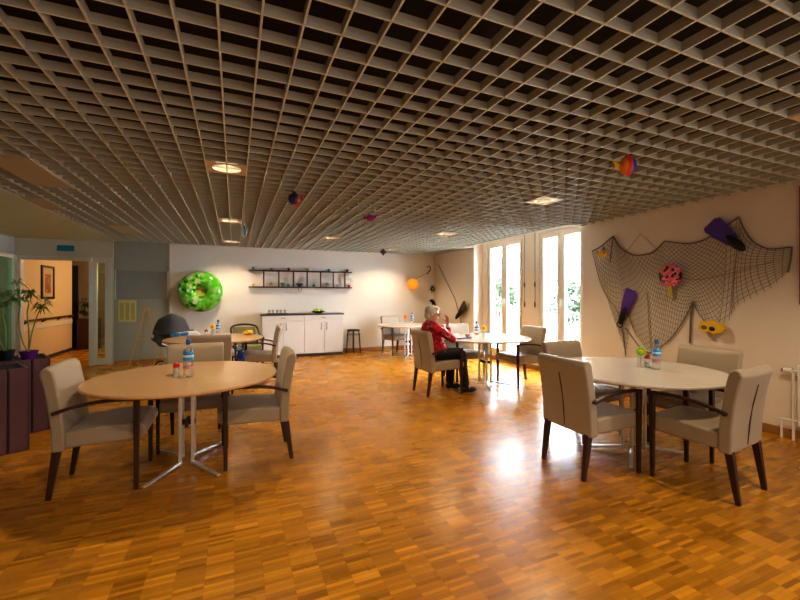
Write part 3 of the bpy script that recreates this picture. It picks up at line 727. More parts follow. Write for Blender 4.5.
# ------------------------------------------------------------------ green swim ring
def ring_mat():
    m, nt, b = nmat('green_swim_ring')
    tc = N(nt, 'ShaderNodeTexCoord'); v = N(nt, 'ShaderNodeTexNoise'); v.inputs['Scale'].default_value = 9; v.inputs['Detail'].default_value = 3
    L(nt, tc.outputs['Object'], v.inputs['Vector'])
    cr = N(nt, 'ShaderNodeValToRGB'); e = cr.color_ramp.elements; cr.color_ramp.interpolation = 'CONSTANT'
    e[0].position = 0; e[0].color = (.015, .17, .01, 1); e[1].position = .41; e[1].color = (.10, .52, .015, 1)
    q = e.new(.48); q.color = (.20, .62, .04, 1); q = e.new(.535); q.color = (.55, .68, .38, 1)
    L(nt, v.outputs['Fac'], cr.inputs[0])
    sp = N(nt, 'ShaderNodeSeparateXYZ'); L(nt, tc.outputs['Object'], sp.inputs[0])
    # white print is on the left half, plain green on the right
    mr = N(nt, 'ShaderNodeMapRange'); mr.inputs[1].default_value = -.02; mr.inputs[2].default_value = .10; L(nt, sp.outputs[0], mr.inputs[0])
    mix = N(nt, 'ShaderNodeMix', data_type='RGBA'); mix.inputs[7].default_value = (.10, .52, .015, 1)
    mlt = N(nt, 'ShaderNodeMath', operation='MULTIPLY'); mlt.inputs[1].default_value = .75; L(nt, mr.outputs[0], mlt.inputs[0])
    L(nt, mlt.outputs[0], mix.inputs[0]); L(nt, cr.outputs[0], mix.inputs[6]); L(nt, mix.outputs[2], b.inputs['Base Color'])
    b.inputs['Roughness'].default_value = .15; b.inputs['Transmission Weight'].default_value = .15; b.inputs['Coat Weight'].default_value = .6
    return m
m = MB(); n1, n2 = 48, 20; rows = []
for i in range(n1):
    a = 2*PI*i/n1; rows.append([m.b.verts.new(((.268+.172*math.cos(2*PI*k/n2))*math.cos(a), .13*math.sin(2*PI*k/n2), (.268+.172*math.cos(2*PI*k/n2))*math.sin(a))) for k in range(n2)])
for i in range(n1):
    a, b = rows[i], rows[(i+1) % n1]
    for k in range(n2): m.b.faces.new((a[k], a[(k+1) % n2], b[(k+1) % n2], b[k]))
t = thing('swim_ring', 'big green inflatable swim ring with white print on the back wall', 'swim ring', (-.67, YB-.135, 1.49))
m.build('tube', ring_mat(), t)
MB().lathe([(0, -.004), (.13, -.004), (.13, .004), (0, .004)], 32).xf(Matrix.Rotation(PI/2, 4, 'X')).build('inner_panel', M_('yellow_film', (.55, .50, .10)), t)
MB().tube([(.0, 0, .27), (.0, -.01, .30)], .012, 8).xf(Matrix.Translation((.3, -.12, .0))).build('valve', CLEAR, t)

# ------------------------------------------------------------------ corner decorations
t = thing('orange_lantern', 'orange round paper lantern hanging on the back wall near the corner', 'lantern', (4.35, YB-.151, 1.71))
MB().ball((0, 0, 0), .15, 3).build('globe', ORANGE, t)
MB().tube([(-.03, -.02, .14), (-.09, .02, .20), (-.12, .10, .22)], .012, 6).build('hook', STEEL, t)
MB().tube(bez([(.08, .05, .12), (.24, .12, .19), (.42, .14, .28)], 5), .005, 5).build('string', ROPE, t)
t = thing('seahorse_hook', 'dark curled hook-shaped ornament high near the room corner', 'ornament', (4.87, YB-.03, 2.08))
MB().tube(bez([(-.05, 0, .09), (.02, 0, .13), (.07, 0, .06), (.02, 0, -.02), (-.03, 0, -.08), (-.08, 0, -.06)], 6), [.006+.010*math.sin(PI*k/30) for k in range(31)], 8).build('curl', DARKW, t)
t = thing('sea_urchin', 'black spiky ball ornament on the wall near the room corner', 'ornament', (4.98, YB-.055, 1.585))
MB().ball((0, 0, 0), .055, 2).build('shell', BLACKRUB, t)
m = MB(); rnd = random.Random(3)
for k in range(40):
    d = Vector((rnd.gauss(0, 1), rnd.gauss(0, 1), rnd.gauss(0, 1))).normalized()
    if d.y > .5: d.y *= -1
    m.tube([d*.04, d*.12], [.006, .001], 5)
m.build('spines', BLACKRUB, t)
MB().ball((-.015, -.05, .0), .022, 2).build('pale_centre', WHITE, t)
t = thing('dark_pouch', 'curved dark pouch hanging on the wall behind the head of the person', 'pouch', (4.97, YB-.055, 1.10))
MB().tube(bez([(-.06, 0, .17), (.02, 0, .15), (.08, 0, .0), (.07, 0, -.17), (.03, 0, -.25)], 6), [.03+.025*math.sin(PI*k/24) for k in range(25)], 10).build('pouch', BLACKRUB, t)
t = thing('fishing_rod', 'long thin wooden rod leaning on the wall in the far right corner', 'rod', (XR-.03, 0, 0))
MB().tube([(.018, 9.34, 2.24), (.016, 8.45, 1.30), (.012, 7.80, .015)], [.008, .010, .014], 8).build('pole', BROWNSTICK, t)

def onwall(y, z, ang, off):   # matrix: local X along the wall (towards -Y), local Y up, local Z out of the right wall
    return Matrix.Translation((XR-off, y, z)) @ Matrix(((0, 0, -1, 0), (-1, 0, 0, 0), (0, 1, 0, 0), (0, 0, 0, 1))) @ Matrix.Rotation(ang, 4, 'Z')
def swimfin(lab, foot, blade, w, bm, off=.05, strap=False):
    d = Vector((-(blade[0]-foot[0]), blade[1]-foot[1])); ln = d.length; ang = math.atan2(d.y, d.x)-PI/2
    t = thing('swim_fin', lab, 'swim fin', group='swim fins on the wall'); t.matrix_world = onwall(foot[0], foot[1], ang, off)
    t.location = onwall(foot[0], foot[1], ang, off).translation
    b = MB(); L0 = ln*.40
    poly = [(-w*.24, L0), (-w*.40, ln*.65), (-w*.5, ln*.93), (-w*.42, ln), (w*.36, ln*.985), (w*.5, ln*.90), (w*.42, ln*.62), (w*.26, L0)]
    b.prism(poly, -.006, .006, 'z').build('blade', bm, t, bevel=.004)
    r = MB()
    for s in (-1, 1): r.tube([(s*w*.25, L0*.8, .0), (s*w*.40, ln*.64, 0), (s*w*.49, ln*.93, 0)], [.014, .012, .006], 8)
    r.tube([(0, L0*.8, .004), (0, ln*.8, .004)], [.009, .004], 6)
    r.build('rib', bm, t)
    MB().ball((0, L0*.62, .012), 1, 3, (w*.25, L0*.66, .036)).build('foot_pocket', BLACKRUB, t)
    if strap: MB().tube([(w*.25*math.cos(2*PI*k/20), .0+.045*math.sin(2*PI*k/20), .01) for k in range(20)], .008, 6, closed=True).build('strap', BLACKRUB, t)
    return t
swimfin('purple swim fin with black foot at the top right of the net', (2.43, 1.885), (2.77, 2.235), .20, PURPLEFIN)
swimfin('purple swim fin hanging by its strap at the lower left of the net', (3.90, 1.00), (3.73, 1.49), .17, PURPLEFIN, strap=True)
swimfin('black swim fin on the far wall section behind the person', (8.30, .84), (7.86, 1.22), .22, mat('brown_black_rubber', (.035, .022, .018), .5), .085)

# ------------------------------------------------------------------ fishing net
def crv(pts, n):
    out = []
    for i in range(n+1):
        t_ = i/n*(len(pts)-1); k = min(int(t_), len(pts)-2); f_ = t_-k
        out.append((pts[k][0]*(1-f_)+pts[k+1][0]*f_, pts[k][1]*(1-f_)+pts[k+1][1]*f_))
    return out
def resample(pts, n):
    d = [0]
    for a, b in zip(pts, pts[1:]): d.append(d[-1]+math.hypot(b[0]-a[0], b[1]-a[1]))
    out = []; k = 0
    for i in range(n+1):
        s = d[-1]*i/n
        while k < len(pts)-2 and d[k+1] < s: k += 1
        f_ = (s-d[k])/(d[k+1]-d[k]+1e-9); out.append((pts[k][0]*(1-f_)+pts[k+1][0]*f_, pts[k][1]*(1-f_)+pts[k+1][1]*f_))
    return out
def cr2(p, n=8): return [(v.x, v.y) for v in bez([(a, b, 0) for a, b in p], n)]
seg1 = cr2([(4.398, 2.085), (4.26, 2.13), (4.036, 2.263)], 6)
seg2 = cr2([(4.036, 2.263), (3.916, 2.077), (3.72, 1.960), (3.521, 1.953), (3.427, 1.983), (3.298, 2.096)], 6)
seg3 = cr2([(3.298, 2.096), (3.051, 2.034), (2.912, 2.035), (2.785, 2.076), (2.625, 2.177), (2.502, 2.254)], 6)
seg4 = cr2([(2.502, 2.254), (2.448, 2.105), (2.377, 1.978), (2.309, 1.917), (2.226, 1.877), (2.062, 1.879)], 6)
toprope = seg1+seg2[1:]+seg3[1:]+seg4[1:]
bottom = [(3.839, .60), (3.80, .80), (3.771, 1.04), (3.70, .86), (3.549, .70), (3.45, .66), (3.317, .76), (3.22, .88), (3.115, 1.023), (3.03, 1.18), (2.967, 1.314), (2.93, 1.25), (2.901, 1.19), (2.83, 1.08), (2.744, 1.02), (2.68, 1.05), (2.596, 1.121), (2.56, 1.22), (2.539, 1.278), (2.40, 1.37), (2.226, 1.479), (2.15, 1.56), (2.10, 1.64)]
NU, NV = 46, 17
T_ = resample(toprope, NU); B_ = resample(bottom, NU)
def netp(u, v):
    """u in 0..NU, v in 0..1"""
    u = max(0, min(NU, u)); k = min(int(u), NU-1); f_ = u-k
    ty, tz = T_[k][0]*(1-f_)+T_[k+1][0]*f_, T_[k][1]*(1-f_)+T_[k+1][1]*f_
    by, bz = B_[k][0]*(1-f_)+B_[k+1][0]*f_, B_[k][1]*(1-f_)+B_[k+1][1]*f_
    s = v; w = 4*v*(1-v)
    y = ty*(1-s)+by*s; z = tz*(1-s)+bz*s
    # left part swings out in a bulge, strands sag between hooks
    y += w*.05*math.sin(u*.35); z -= w*.03*math.sin(u*.55)
    wr = .010*noise.noise(Vector((y*3, z*3, 0)))+.006*noise.noise(Vector((y*14, z*14, 3)))
    return Vector((-.018-.02*w+wr, y+wr*.8, z+wr*.8))
net = thing('fishing_net', 'large brown fishing net draped over the right wall', 'net', (XR, 0, 0))
m = MB(); r_ = .0023; split = 33
def strand(pts):
    if len(pts) > 1: m.tube(pts, r_, 4)
for k in range(-NV*2, split+1):       # two diagonal families on the left
    for sgn in (1, -1):
        pts = []
        for j in range(NV+1):
            u = (k+j*1.0) if sgn > 0 else (k+NV*1.0-j*1.0)
            if 0 <= u <= split: pts.append(netp(u, j/NV))
            elif pts: strand(pts); pts = []
        strand(pts)
for k in range(split, NU+1, 1): strand([netp(k, j/16) for j in range(17)])
for j in range(1, 15): strand([netp(u, j/15) for u in range(split, NU+1)])
tag(m.build('mesh', TWINE, net), kind='stuff')
def wrope(pts, name, r=.008, mt=ROPE, off=.022): return MB().tube([(-off, y, z) for y, z in pts], r, 6).build(name, mt, net)
wrope(toprope, 'top_rope', .0075)
wrope(cr2([(4.398, 2.085), (4.264, 1.637), (4.15, 1.40), (3.98, 1.197), (3.88, .90), (3.839, .587)], 6), 'side_rope', .004)
wrope(cr2([(2.062, 1.879), (2.07, 1.76), (2.09, 1.63)], 6), 'side_rope', .008)
wrope(cr2([(2.967, 1.314), (3.03, 1.18), (3.115, 1.023), (3.22, .87), (3.317, .77), (3.45, .66), (3.60, .68), (3.74, .83), (3.84, .95)], 6), 'bottom_rope', .007)
wrope([(2.967, 1.33), (2.99, 1.1), (3.0, .83)], 'rope_tail', .011)
wrope([(2.967, 1.31), (2.90, 1.19), (2.83, 1.09)], 'bottom_rope', .004)
wrope([(4.036, 2.263), (4.06, 2.10), (4.09, 1.88)], 'rope_tail', .007)
wrope([(3.92, 1.92), (3.62, 2.24), (3.38, 1.98)], 'hanging_string', .0025, M_('tan_string', (.36, .26, .15)))
wrope(cr2([(3.30, 1.72), (3.0, 1.60), (2.7, 1.62), (2.2, 1.75)], 6), 'inner_cord', .004, MATS['tan_string'], .03)
wrope([(3.52, 1.45), (3.50, 1.0), (3.47, .70)], 'inner_cord', .006, MATS['tan_string'], .03)
wrope(cr2([(3.90, .96), (3.86, .72), (3.84, .56)], 4), 'rope_tail', .006)
for y, z in ((4.036, 2.265), (3.298, 2.10), (2.502, 2.257), (2.062, 1.882), (4.398, 2.087), (2.967, 1.318)):
    MB().tube([(0, y, z), (-.03, y, z+.003)], .004, 6).build('wall_hook', STEEL, net)

# things caught in the net
t = thing('paper_paddle', 'pink round paddle with dark blotches and yellow handle on the net', 'paddle', group=None); t.matrix_world = onwall(3.20, 1.655, 0, .07)
m = MB(); m.lathe([(0, -.012), (.13, -.012), (.142, -.004), (.142, .004), (.13, .012), (0, .012)], 32)
m.build('face', blotch_mat('pink_blotches', [(0, (.012, .01, .03)), (.20, (.75, .10, .22)), (.52, (.85, .22, .30)), (.80, (.80, .25, .06)), (.92, (.25, .06, .3))], 32, .4), t)
MB().prism([(-.025, -.13), (.025, -.13), (.028, -.26), (-.028, -.26)], -.010, .010, 'z').build('handle', M_('olive_yellow', (.55, .45, .06)), t, bevel=.004)
t = thing('yellow_fish', 'small yellow fish ornament at the upper left corner of the net', 'fish'); t.matrix_world = onwall(4.17, 2.02, 0, .06)
MB().ball((0, 0, 0), .075, 2, (1, .75, .45)).build('body', M_('fish_yellow', (.75, .42, .02)), t)
MB().prism([(-.06, 0), (-.12, .055), (-.11, 0), (-.12, -.055)], -.006, .006, 'z').build('tail_fin', MATS['fish_yellow'], t)
MB().prism([(-.03, .045), (.0, .10), (.03, .05)], -.005, .005, 'z').build('back_fin', M_('brown_spots', (.25, .13, .02)), t)
MB().ball((.035, .012, .03), .010, 1).build('eye', BLACKRUB, t)
t = thing('diving_mask', 'yellow diving mask with dark lenses at the bottom of the net', 'diving mask'); t.matrix_world = onwall(2.735, 1.045, R(-8), .09)
MB().prism([(-.12, -.01), (-.10, .05), (-.03, .06), (.0, .085), (.06, .07), (.125, .03), (.12, -.04), (.05, -.075), (.0, -.05), (-.05, -.075), (-.11, -.05)], -.03, .035, 'z').build('frame', YELLOW, t, bevel=.012, seg=3)
for sx in (-.045, .035): MB().ball((sx-.005, -.012, .036), .03, 2, (1.1, .85, .2)).build('lens', BLACKRUB if sx > 0 else M_('lens_grey', (.12, .12, .10)), t)
MB().tube(bez([(-.11, 0, -.02), (-.12, .03, -.05), (0, .05, -.07), (.12, .03, -.05), (.12, 0, -.02)], 5), .010, 6).build('strap', YELLOW, t)

# framed board and radiator at the right edge
t = thing('red_framed_board', 'red-framed wall board at the right edge of the view', 'board', (XR, 1.515, 1.89))
MB().box(-.03, 0, -.49, .49, .54, .575).box(-.03, 0, -.49, .49, -.575, -.54).box(-.03, 0, .455, .49, -.54, .54).box(-.03, 0, -.49, -.455, -.54, .54).build('frame', REDFRAME, t)
MB().box(-.02, 0, -.455, .455, -.54, .54).build('panel', M_('pink_panel', (.6, .22, .22)), t)
t = thing('radiator', 'cream panel radiator with valve pipes low on the right wall', 'radiator', (XR, 0, 0))
MB().box(-.11, -.035, .70, 1.99, .15, .74).build('panel', WHITE, t, bevel=.012)
m = MB()
for k in range(24): m.box(-.116, -.11, .735+k*.052, .765+k*.052, .20, .69)
m.build('ribs', WHITE, t, bevel=.003)
MB().box(-.035, 0, 1.0, 1.04, .3, .6).box(-.035, 0, 1.7, 1.74, .3, .6).build('wall_bracket', WHITE, t)
v = MB().tube([(-.07, 1.99, .67), (-.07, 2.045, .67)], .014, 10).tube([(-.07, 2.03, .67), (-.07, 2.03, .12)], .010, 10).build('feed_pipe', WHITE, t)
MB().tube([(-.075, 2.035, .67), (-.075, 2.10, .67)], .024, 14).build('valve_knob', WHITE, v)
MB().tube([(-.075, 2.10, .67), (-.075, 2.115, .67)], .018, 12).build('valve_tip', BLACKRUB, v)
MB().tube([(-.07, 1.99, .19), (-.07, 2.12, .19), (-.07, 2.12, 0)], .011, 10).tube([(-.07, 2.03, .19), (-.07, 2.03, 0)], .011, 10).build('floor_pipe', WHITE, t)

# ------------------------------------------------------------------ ceiling fittings
def downlight(i, j, lab, on=True, plate=CEIL):
    x = GX+(i+1)*CELL; y = GY+(j+1)*CELL; s = CELL-.004
    t = thing('downlight', lab, 'ceiling light', (x, y, H), group='recessed square downlights in the ceiling grid')
    m = MB(); n = 32; r0 = .115; zz = -.004
    outer = []; inner = []; inner2 = []
    for k in range(n):
        a = 2*PI*k/n+PI/4; c, sn = math.cos(a), math.sin(a); q = s/max(abs(c), abs(sn))
        outer.append(m.b.verts.new((c*q, sn*q, zz))); inner.append(m.b.verts.new((c*r0, sn*r0, zz))); inner2.append(m.b.verts.new((c*r0, sn*r0, zz+.01)))
    for k in range(n):
        k2 = (k+1) % n; m.b.faces.new((outer[k], outer[k2], inner[k2], inner[k])); m.b.faces.new((inner[k], inner[k2], inner2[k2], inner2[k]))
    m.build('plate', plate, t)
    MB().lathe([(.113, .0), (.10, .03), (.07, .055), (.045, .06)], 32, cap=False).build('reflector', M_('reflector_gold', (.9, .8, .6)) , t)
    MB().lathe([(.0, .052), (.045, .055), (.045, .06), (0, .062)], 20).build('lamp', LAMPGLOW, t)
    ld = bpy.data.lights.new('lamp_light', 'SPOT'); ld.energy = 46; ld.color = (1, .76, .50); ld.spot_size = R(140); ld.spot_blend = .6; ld.shadow_soft_size = .05
    lo = bpy.data.objects.new('lamp_light', ld); C.objects.link(lo); lo.parent = t; lo.location = (0, 0, -.02)
    return t
MATS['reflector_gold'] = mat('reflector_gold', (.85, .75, .55), .2, metal=.6, emit=(1, .8, .5), estr=.5)
PLATE = mat('tan_plate', (.55, .42, .28), .5, emit=None)
for i, j, lab in ((-1, 13, 'square downlight above the front left table'), (-1, 29, 'square downlight above the back left area, second in its row'), (-1, 44, 'square downlight nearest the back wall at the left'),
                  (20, 12, 'square downlight above the front right table area'), (21, 28, 'square downlight above the table of the person'), (21, 44, 'square downlight above the farthest table'),
                  (10, 36, 'small-looking square downlight in the middle row, far back'), (-1, -3, 'square downlight above the viewer at the left'), (20, -3, 'square downlight above the viewer at the right')):
    downlight(i, j, lab, plate=PLATE)
for x0, x1, y0, y1, lab in ((-1.83, -1.51, 4.05, 5.0, 'flat tan panel set in the ceiling grid at the left edge'), (-2.19, -1.99, 5.66, 6.3, 'narrow tan panel along the edge of the ceiling grid'), (-1.83, -1.51, 7.3, 8.25, 'flat tan ceiling panel farther back above the easel')):
    o = MB().box(-(x1-x0)/2, (x1-x0)/2, -(y1-y0)/2, (y1-y0)/2, 0, .012).build('ceiling_panel', CEILTAN); o.location = ((x0+x1)/2, (y0+y1)/2, H-.013)
    tag(o, lab, 'ceiling panel', 'tan panels in the ceiling grid')

# hanging paper fish
def hang(name, lab, cat, loc):
    t = thing(name, lab, cat, loc, group='paper ornaments hanging from the ceiling')
    MB().tube([(0, 0, .04), (0, 0, H-loc[2]+.01)], .0012, 5).build('thread', WHITE, t); return t
t = hang('paper_fish', 'large paper fish, red and blue with yellow tail, under the ceiling', 'fish', (2.65, 2.0, 2.35)); t.rotation_euler = (0, 0, R(-23))
MB().ball((0, 0, 0), .062, 3, (1.0, .75, 1.15)).build('body', ramp_mat('fish_bands', [(0, (.85, .25, .02)), (.35, (.70, .05, .02)), (.62, (.03, .05, .35))], 'X', -.065, .065, .5), t)
MB().prism([(-.05, 0), (-.115, .045), (-.10, 0), (-.115, -.04)], -.008, .008, 'y').build('tail_fin', YELLOW, t, bevel=.003)
MB().prism([(-.03, .06), (-.01, .085), (.03, .055)], -.006, .006, 'y').build('back_fin', REDLID, t)
t = hang('paper_fish', 'navy and orange paper fish hanging left of the ceiling centre', 'fish', (.54, 3.96, 2.35)); t.rotation_euler = (0, 0, R(-10))
MB().ball((0, 0, 0), .055, 3, (1, .6, 1)).build('body', ramp_mat('navy_bands', [(0, (.02, .03, .16)), (.6, (.25, .04, .12)), (.8, (.8, .25, .05))], 'X', -.05, .06, .5), t)
MB().prism([(.04, 0), (.085, .05), (.08, -.01)], -.006, .006, 'y').build('tail_fin', REDLID, t)
MB().prism([(-.01, -.05), (.03, -.085), (.05, -.04)], -.006, .006, 'y').build('belly_fin', ORP, t)
MB().prism([(-.02, .05), (.0, .085), (.04, .04)], -.006, .006, 'y').build('back_fin', NAVY, t)
PURP = mat('magenta_paper', (.38, .02, .32), .5)
t = hang('paper_fish', 'magenta paper fish hanging near the ceiling centre', 'fish', (1.53, 4.56, 2.35)); t.rotation_euler = (0, 0, R(-20))
MB().ball((0, 0, 0), .05, 3, (1.1, .6, .75)).build('body', PURP, t)
MB().prism([(-.045, 0), (-.085, .04), (-.08, -.03)], -.006, .006, 'y').build('tail_fin', PURP, t)
MB().prism([(.03, .02), (.085, .04), (.06, -.01)], -.006, .006, 'y').build('snout', PURP, t)
t = hang('paper_cube', 'grey-blue folded paper diamond hanging before the back wall', 'ornament', (2.81, 7.55, 2.30))
MB().lathe([(0, -.08), (.075, 0), (0, .08)], 4).build('diamond', M_('slate_paper', (.10, .12, .22)), t)
t = hang('paper_fish', 'white and turquoise paper fish hanging below the left downlights', 'fish', (.123, 5.87, 2.30))
MB().ball((0, 0, 0), .07, 3, (.7, .6, 1.1)).build('body', ramp_mat('white_teal', [(0, (.75, .75, .75)), (.45, (.02, .45, .60)), (.8, (.5, .2, .1))], 'X', -.05, .05, .5), t)
MB().prism([(-.01, .06), (.0, .12), (.03, .06)], -.006, .006, 'y').build('tail_fin', WHITE, t)

# ------------------------------------------------------------------ the person
def capsule(m, p, q, r0, r1, n=14):
    p, q = Vector(p), Vector(q); m.tube([p, q], [r0, r1], n); m.ball(p, r0, 2); m.ball(q, r1, 2)
def chain(m, pts, rs):
    for (p, q, a, b) in zip(pts, pts[1:], rs, rs[1:]): capsule(m, p, q, a, b)
def remesh(o, vox, sm=4):
    md = o.modifiers.new('r', 'REMESH'); md.mode = 'VOXEL'; md.voxel_size = vox; md.use_smooth_shade = True
    if sm: s_ = o.modifiers.new('s', 'SMOOTH'); s_.iterations = sm; s_.factor = .5
SKIN = mat('skin', (.62, .36, .26), .5, var=.06)
HAIR = mat('white_hair', (.62, .60, .57), .7, var=.12, scale=60, bump=.5, bscale=90)
CARD = blotch_mat('red_cardigan', [(0, (.42, .008, .015)), (.42, (.60, .02, .035)), (.62, (.05, .01, .02)), (.80, (.45, .02, .05)), (.96, (.5, .25, .23))], 30, .85)
TROU = mat('black_trousers', (.012, .012, .016), .8)
SHOE = mat('black_shoe', (.012, .012, .014), .4)
PX, PY = 2.69, 5.08        # pelvis
def hand(m, wrist, d, up, curl, side):
    """five-fingered hand; d = direction of palm, up = back-of-hand normal, side=+1/-1 thumb side"""
    w = Vector(wrist); d = Vector(d).normalized(); up = Vector(up); up = (up-up.dot(d)*d).normalized(); sx = d.cross(up)*side
    for k in range(4):
        o = (k-1.5)*.019
        capsule(m, w+d*.012+sx*o*.6, w+d*.082+sx*o, .015, .0115, 8)
        b = w+d*.085+sx*o; ln = (.070, .078, .072, .058)[k]; dd = d.copy(); p = b
        for q in range(3):
            ang = curl*(q+.6); dd = (d*math.cos(ang)-up*math.sin(ang)); p2 = p+dd*ln*(.42, .32, .26)[q]; capsule(m, p, p2, .0085-.0008*q, .008-.001*q, 8); p = p2
    b = w+d*.028-sx*.026; p2 = b+(d*.6-sx*.75-up*.25).normalized()*.042; p3 = p2+(d*.9-sx*.1-up*.4).normalized()*.03
    capsule(m, b, p2, .013, .0105, 8); capsule(m, p2, p3, .0100, .0085, 8)
hip = {s: Vector((PX+.02, PY+s*.09, .57)) for s in (-1, 1)}
knee = {-1: Vector((3.07, 4.97, .545)), 1: Vector((3.03, 5.19, .545))}
ank = {-1: Vector((3.08, 4.88, .09)), 1: Vector((2.99, 5.16, .09))}
sh = {-1: Vector((2.605, 4.92, .955)), 1: Vector((2.63, 5.22, .955))}
elb = {-1: Vector((2.865, 4.875, .785)), 1: Vector((2.98, 5.20, .80))}
wri = {-1: Vector((2.815, 4.965, .895)), 1: Vector((2.93, 5.12, .98))}
neck = Vector((2.605, 5.07, 1.02)); head = Vector((2.640, 5.05, 1.145))
body = MB()
chain(body, [(PX, PY, .56), (PX-.015, PY, .72), (2.610, PY, .90), neck], [.13, .125, .12, .05])
chain(body, [neck, head-Vector((.03, 0, .03))], [.052, .055])
for s in (-1, 1):
    chain(body, [hip[s], knee[s], ank[s]], [.085, .058, .040])
    chain(body, [sh[s], elb[s], wri[s]], [.052, .040, .026])
    chain(body, [ank[s], ank[s]+Vector((.10, 0, -.045))], [.038, .03])
    chain(body, [sh[s]-Vector((0, s*.09, -.0)), sh[s]], [.06, .052])
# head with face
rot = Matrix.Rotation(R(-38), 3, 'Z') @ Matrix.Rotation(R(12), 3, 'Y')
def hp(x, y, z): return head + rot @ Vector((x, y, z))
body.ball(head, .1, 3, (.93, .76, 1.0), rot)
body.ball(hp(.025, 0, -.055), .065, 2, (1, .85, .9), rot)       # jaw
body.ball(hp(.062, 0, -.098), .022, 2)                          # chin
body.tube([hp(.088, 0, .02), hp(.116, 0, -.022)], [.008, .014], 8); body.ball(hp(.112, 0, -.024), .014, 2)   # nose
for s in (-1, 1):
    body.ball(hp(0, s*.078, -.005), .022, 2, (.9, .35, 1.2), rot)  # ears
    body.ball(hp(.075, s*.03, .026), .016, 2, (.6, 1.3, .6), rot)  # brow
body.tube([hp(.092, -.02, -.058), hp(.098, 0, -.056), hp(.092, .02, -.058)], .008, 6)   # lips
hand(body, wri[-1], (-.35, .15, .75), (.8, -.5, .3), .75, 1)
hand(body, wri[1], (-.15, -.10, 1), (1, .2, .1), .35, -1)
pb = body.build('person', SKIN); remesh(pb, .0065, 2)
tag(pb, 'person with white hair, red patterned cardigan and black trousers sitting, hands raised to the face', 'person')
m = MB()
chain(m, [(PX-.01, PY, .57), (PX-.01, PY, .72), (2.612, PY, .90), (2.612, 5.075, 1.015)], [.160, .150, .138, .072])
m.ball((PX+.03, PY, .66), 1, 3, (.13, .16, .13))
for s in (-1, 1):
    chain(m, [sh[s]-Vector((0, s*.09, 0)), sh[s]], [.082, .07])
    e = elb[s]; w = wri[s]; chain(m, [sh[s], e, e+(w-e)*.62], [.07, .056, .045])
    m.ball((PX+.05, PY+s*.10, .585), 1, 2, (.14, .075, .085))
o = m.build('cardigan', CARD, pb); remesh(o, .010, 3)
m = MB()
for s in (-1, 1):
    a = ank[s]+Vector((0, 0, .035)); chain(m, [hip[s]+Vector((0, 0, -.01)), knee[s], a], [.095, .072, .062])
    chain(m, [(PX, PY, .565), hip[s]], [.11, .095])
o = m.build('trousers', TROU, pb); remesh(o, .010, 3)
for s in (-1, 1):
    m = MB(); a = ank[s]
    m.ball((a.x-.02, a.y, .052), 1, 2, (.055, .042, .052)); m.ball((a.x+.09, a.y-.015, .040), 1, 2, (.10, .046, .040)); m.ball((a.x+.01, a.y, .075), 1, 2, (.055, .043, .045))
    for v in m.b.verts: v.co.z = max(v.co.z, .004)
    o = m.build('shoe', SHOE, pb); remesh(o, .008, 2)
m = MB()
m.ball(hp(-.022, 0, .028), 1, 4, (.098, .096, .094), rot)
m.ball(hp(-.045, 0, -.03), 1, 3, (.072, .088, .085), rot)
m.ball(hp(.035, 0, .082), 1, 3, (.058, .07, .032), rot)
for s in (-1, 1): m.ball(hp(-.005, s*.062, .012), 1, 3, (.04, .030, .055), rot)
for v in m.b.verts: v.co += (v.co-head).normalized()*.008*noise.noise(v.co*60)
o = m.build('hair', HAIR, pb); remesh(o, .006, 1)
for s in (-1, 1):
    MB().ball(hp(.084, s*.029, .008), .0085, 2).build('eye', BLACKRUB, pb)
m = MB()
for s in (-1, 1):
    m.tube([hp(.104, s*.032+.022*math.cos(2*PI*k/16), .006+.018*math.sin(2*PI*k/16)) for k in range(16)], .0022, 5, closed=True)
    m.tube([hp(.104, s*.054, .008), hp(.0, s*.084, .01)], .002, 5)
m.build('glasses', DARKMETAL, pb)

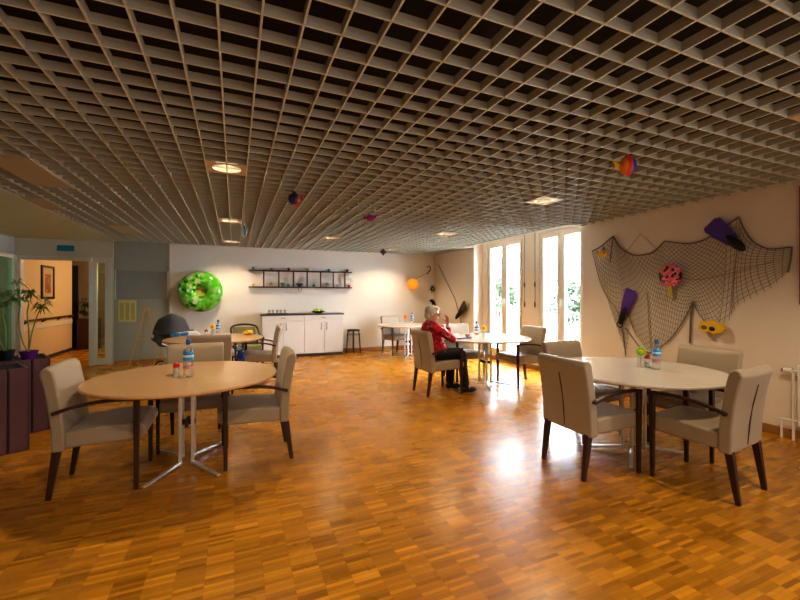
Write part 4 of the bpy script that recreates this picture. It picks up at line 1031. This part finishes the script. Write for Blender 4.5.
# ------------------------------------------------------------------ light
w = bpy.data.worlds.new('sky'); bpy.context.scene.world = w; w.use_nodes = True
bg = w.node_tree.nodes['Background']; bg.inputs[0].default_value = (.78, .89, 1, 1); bg.inputs[1].default_value = 24.0
def area(name, loc, rot, sx, sy, e, col):
    ld = bpy.data.lights.new(name, 'AREA'); ld.shape = 'RECTANGLE'; ld.size = sx; ld.size_y = sy; ld.energy = e; ld.color = col
    o = bpy.data.objects.new(name, ld); C.objects.link(o); o.location = loc; o.rotation_euler = rot; return o
area('rear_fill_up', (1.6, -2.2, .25), (R(180), 0, 0), 6, 2.0, 14, (.9, .93, 1))  # added fill behind the camera, imitates bounce from the floor
area('rear_fill_down', (1.4, -1.9, 2.46), (0, 0, 0), 6, 2.6, 42, (1, .90, .76))  # added overhead fill out of view, not a fitting of the room
area('rear_side_window', (4.9, -1.8, 1.4), (0, R(90), 0), 2.0, 2.4, 28, (.85, .93, 1))
def point(loc, e, col, r=.15):
    ld = bpy.data.lights.new('point', 'POINT'); ld.energy = e; ld.color = col; ld.shadow_soft_size = r
    o = bpy.data.objects.new('corridor_and_fill_lamp', ld); C.objects.link(o); o.location = loc
point((-1.8, 11.6, 1.8), 42, (1, .68, .36), .3); point((-5.2, 8.0, 2.2), 45, (.8, 1, .85)); point((-2.6, 13.3, 2.2), 8, (1, .7, .4))  # the middle one is an added fill, lightening the side room behind the glass

# ------------------------------------------------------------------ camera
cd = bpy.data.cameras.new('camera'); co = bpy.data.objects.new('camera', cd); C.objects.link(co)
co.location = (0, 0, 1.40); co.rotation_euler = (R(90), 0, -.3989)
cd.sensor_width = 36; cd.lens = 393.0/800*36; cd.shift_y = -4.2/800; cd.clip_start = .05; cd.clip_end = 200
sc_ = bpy.context.scene; sc_.camera = co
sc_.view_settings.view_transform = 'Standard'; sc_.view_settings.look = 'Medium High Contrast'; sc_.view_settings.exposure = .72
sc_.cycles.max_bounces = 8; sc_.cycles.diffuse_bounces = 4; sc_.cycles.transparent_max_bounces = 16
sc_.cycles.sample_clamp_indirect = 8
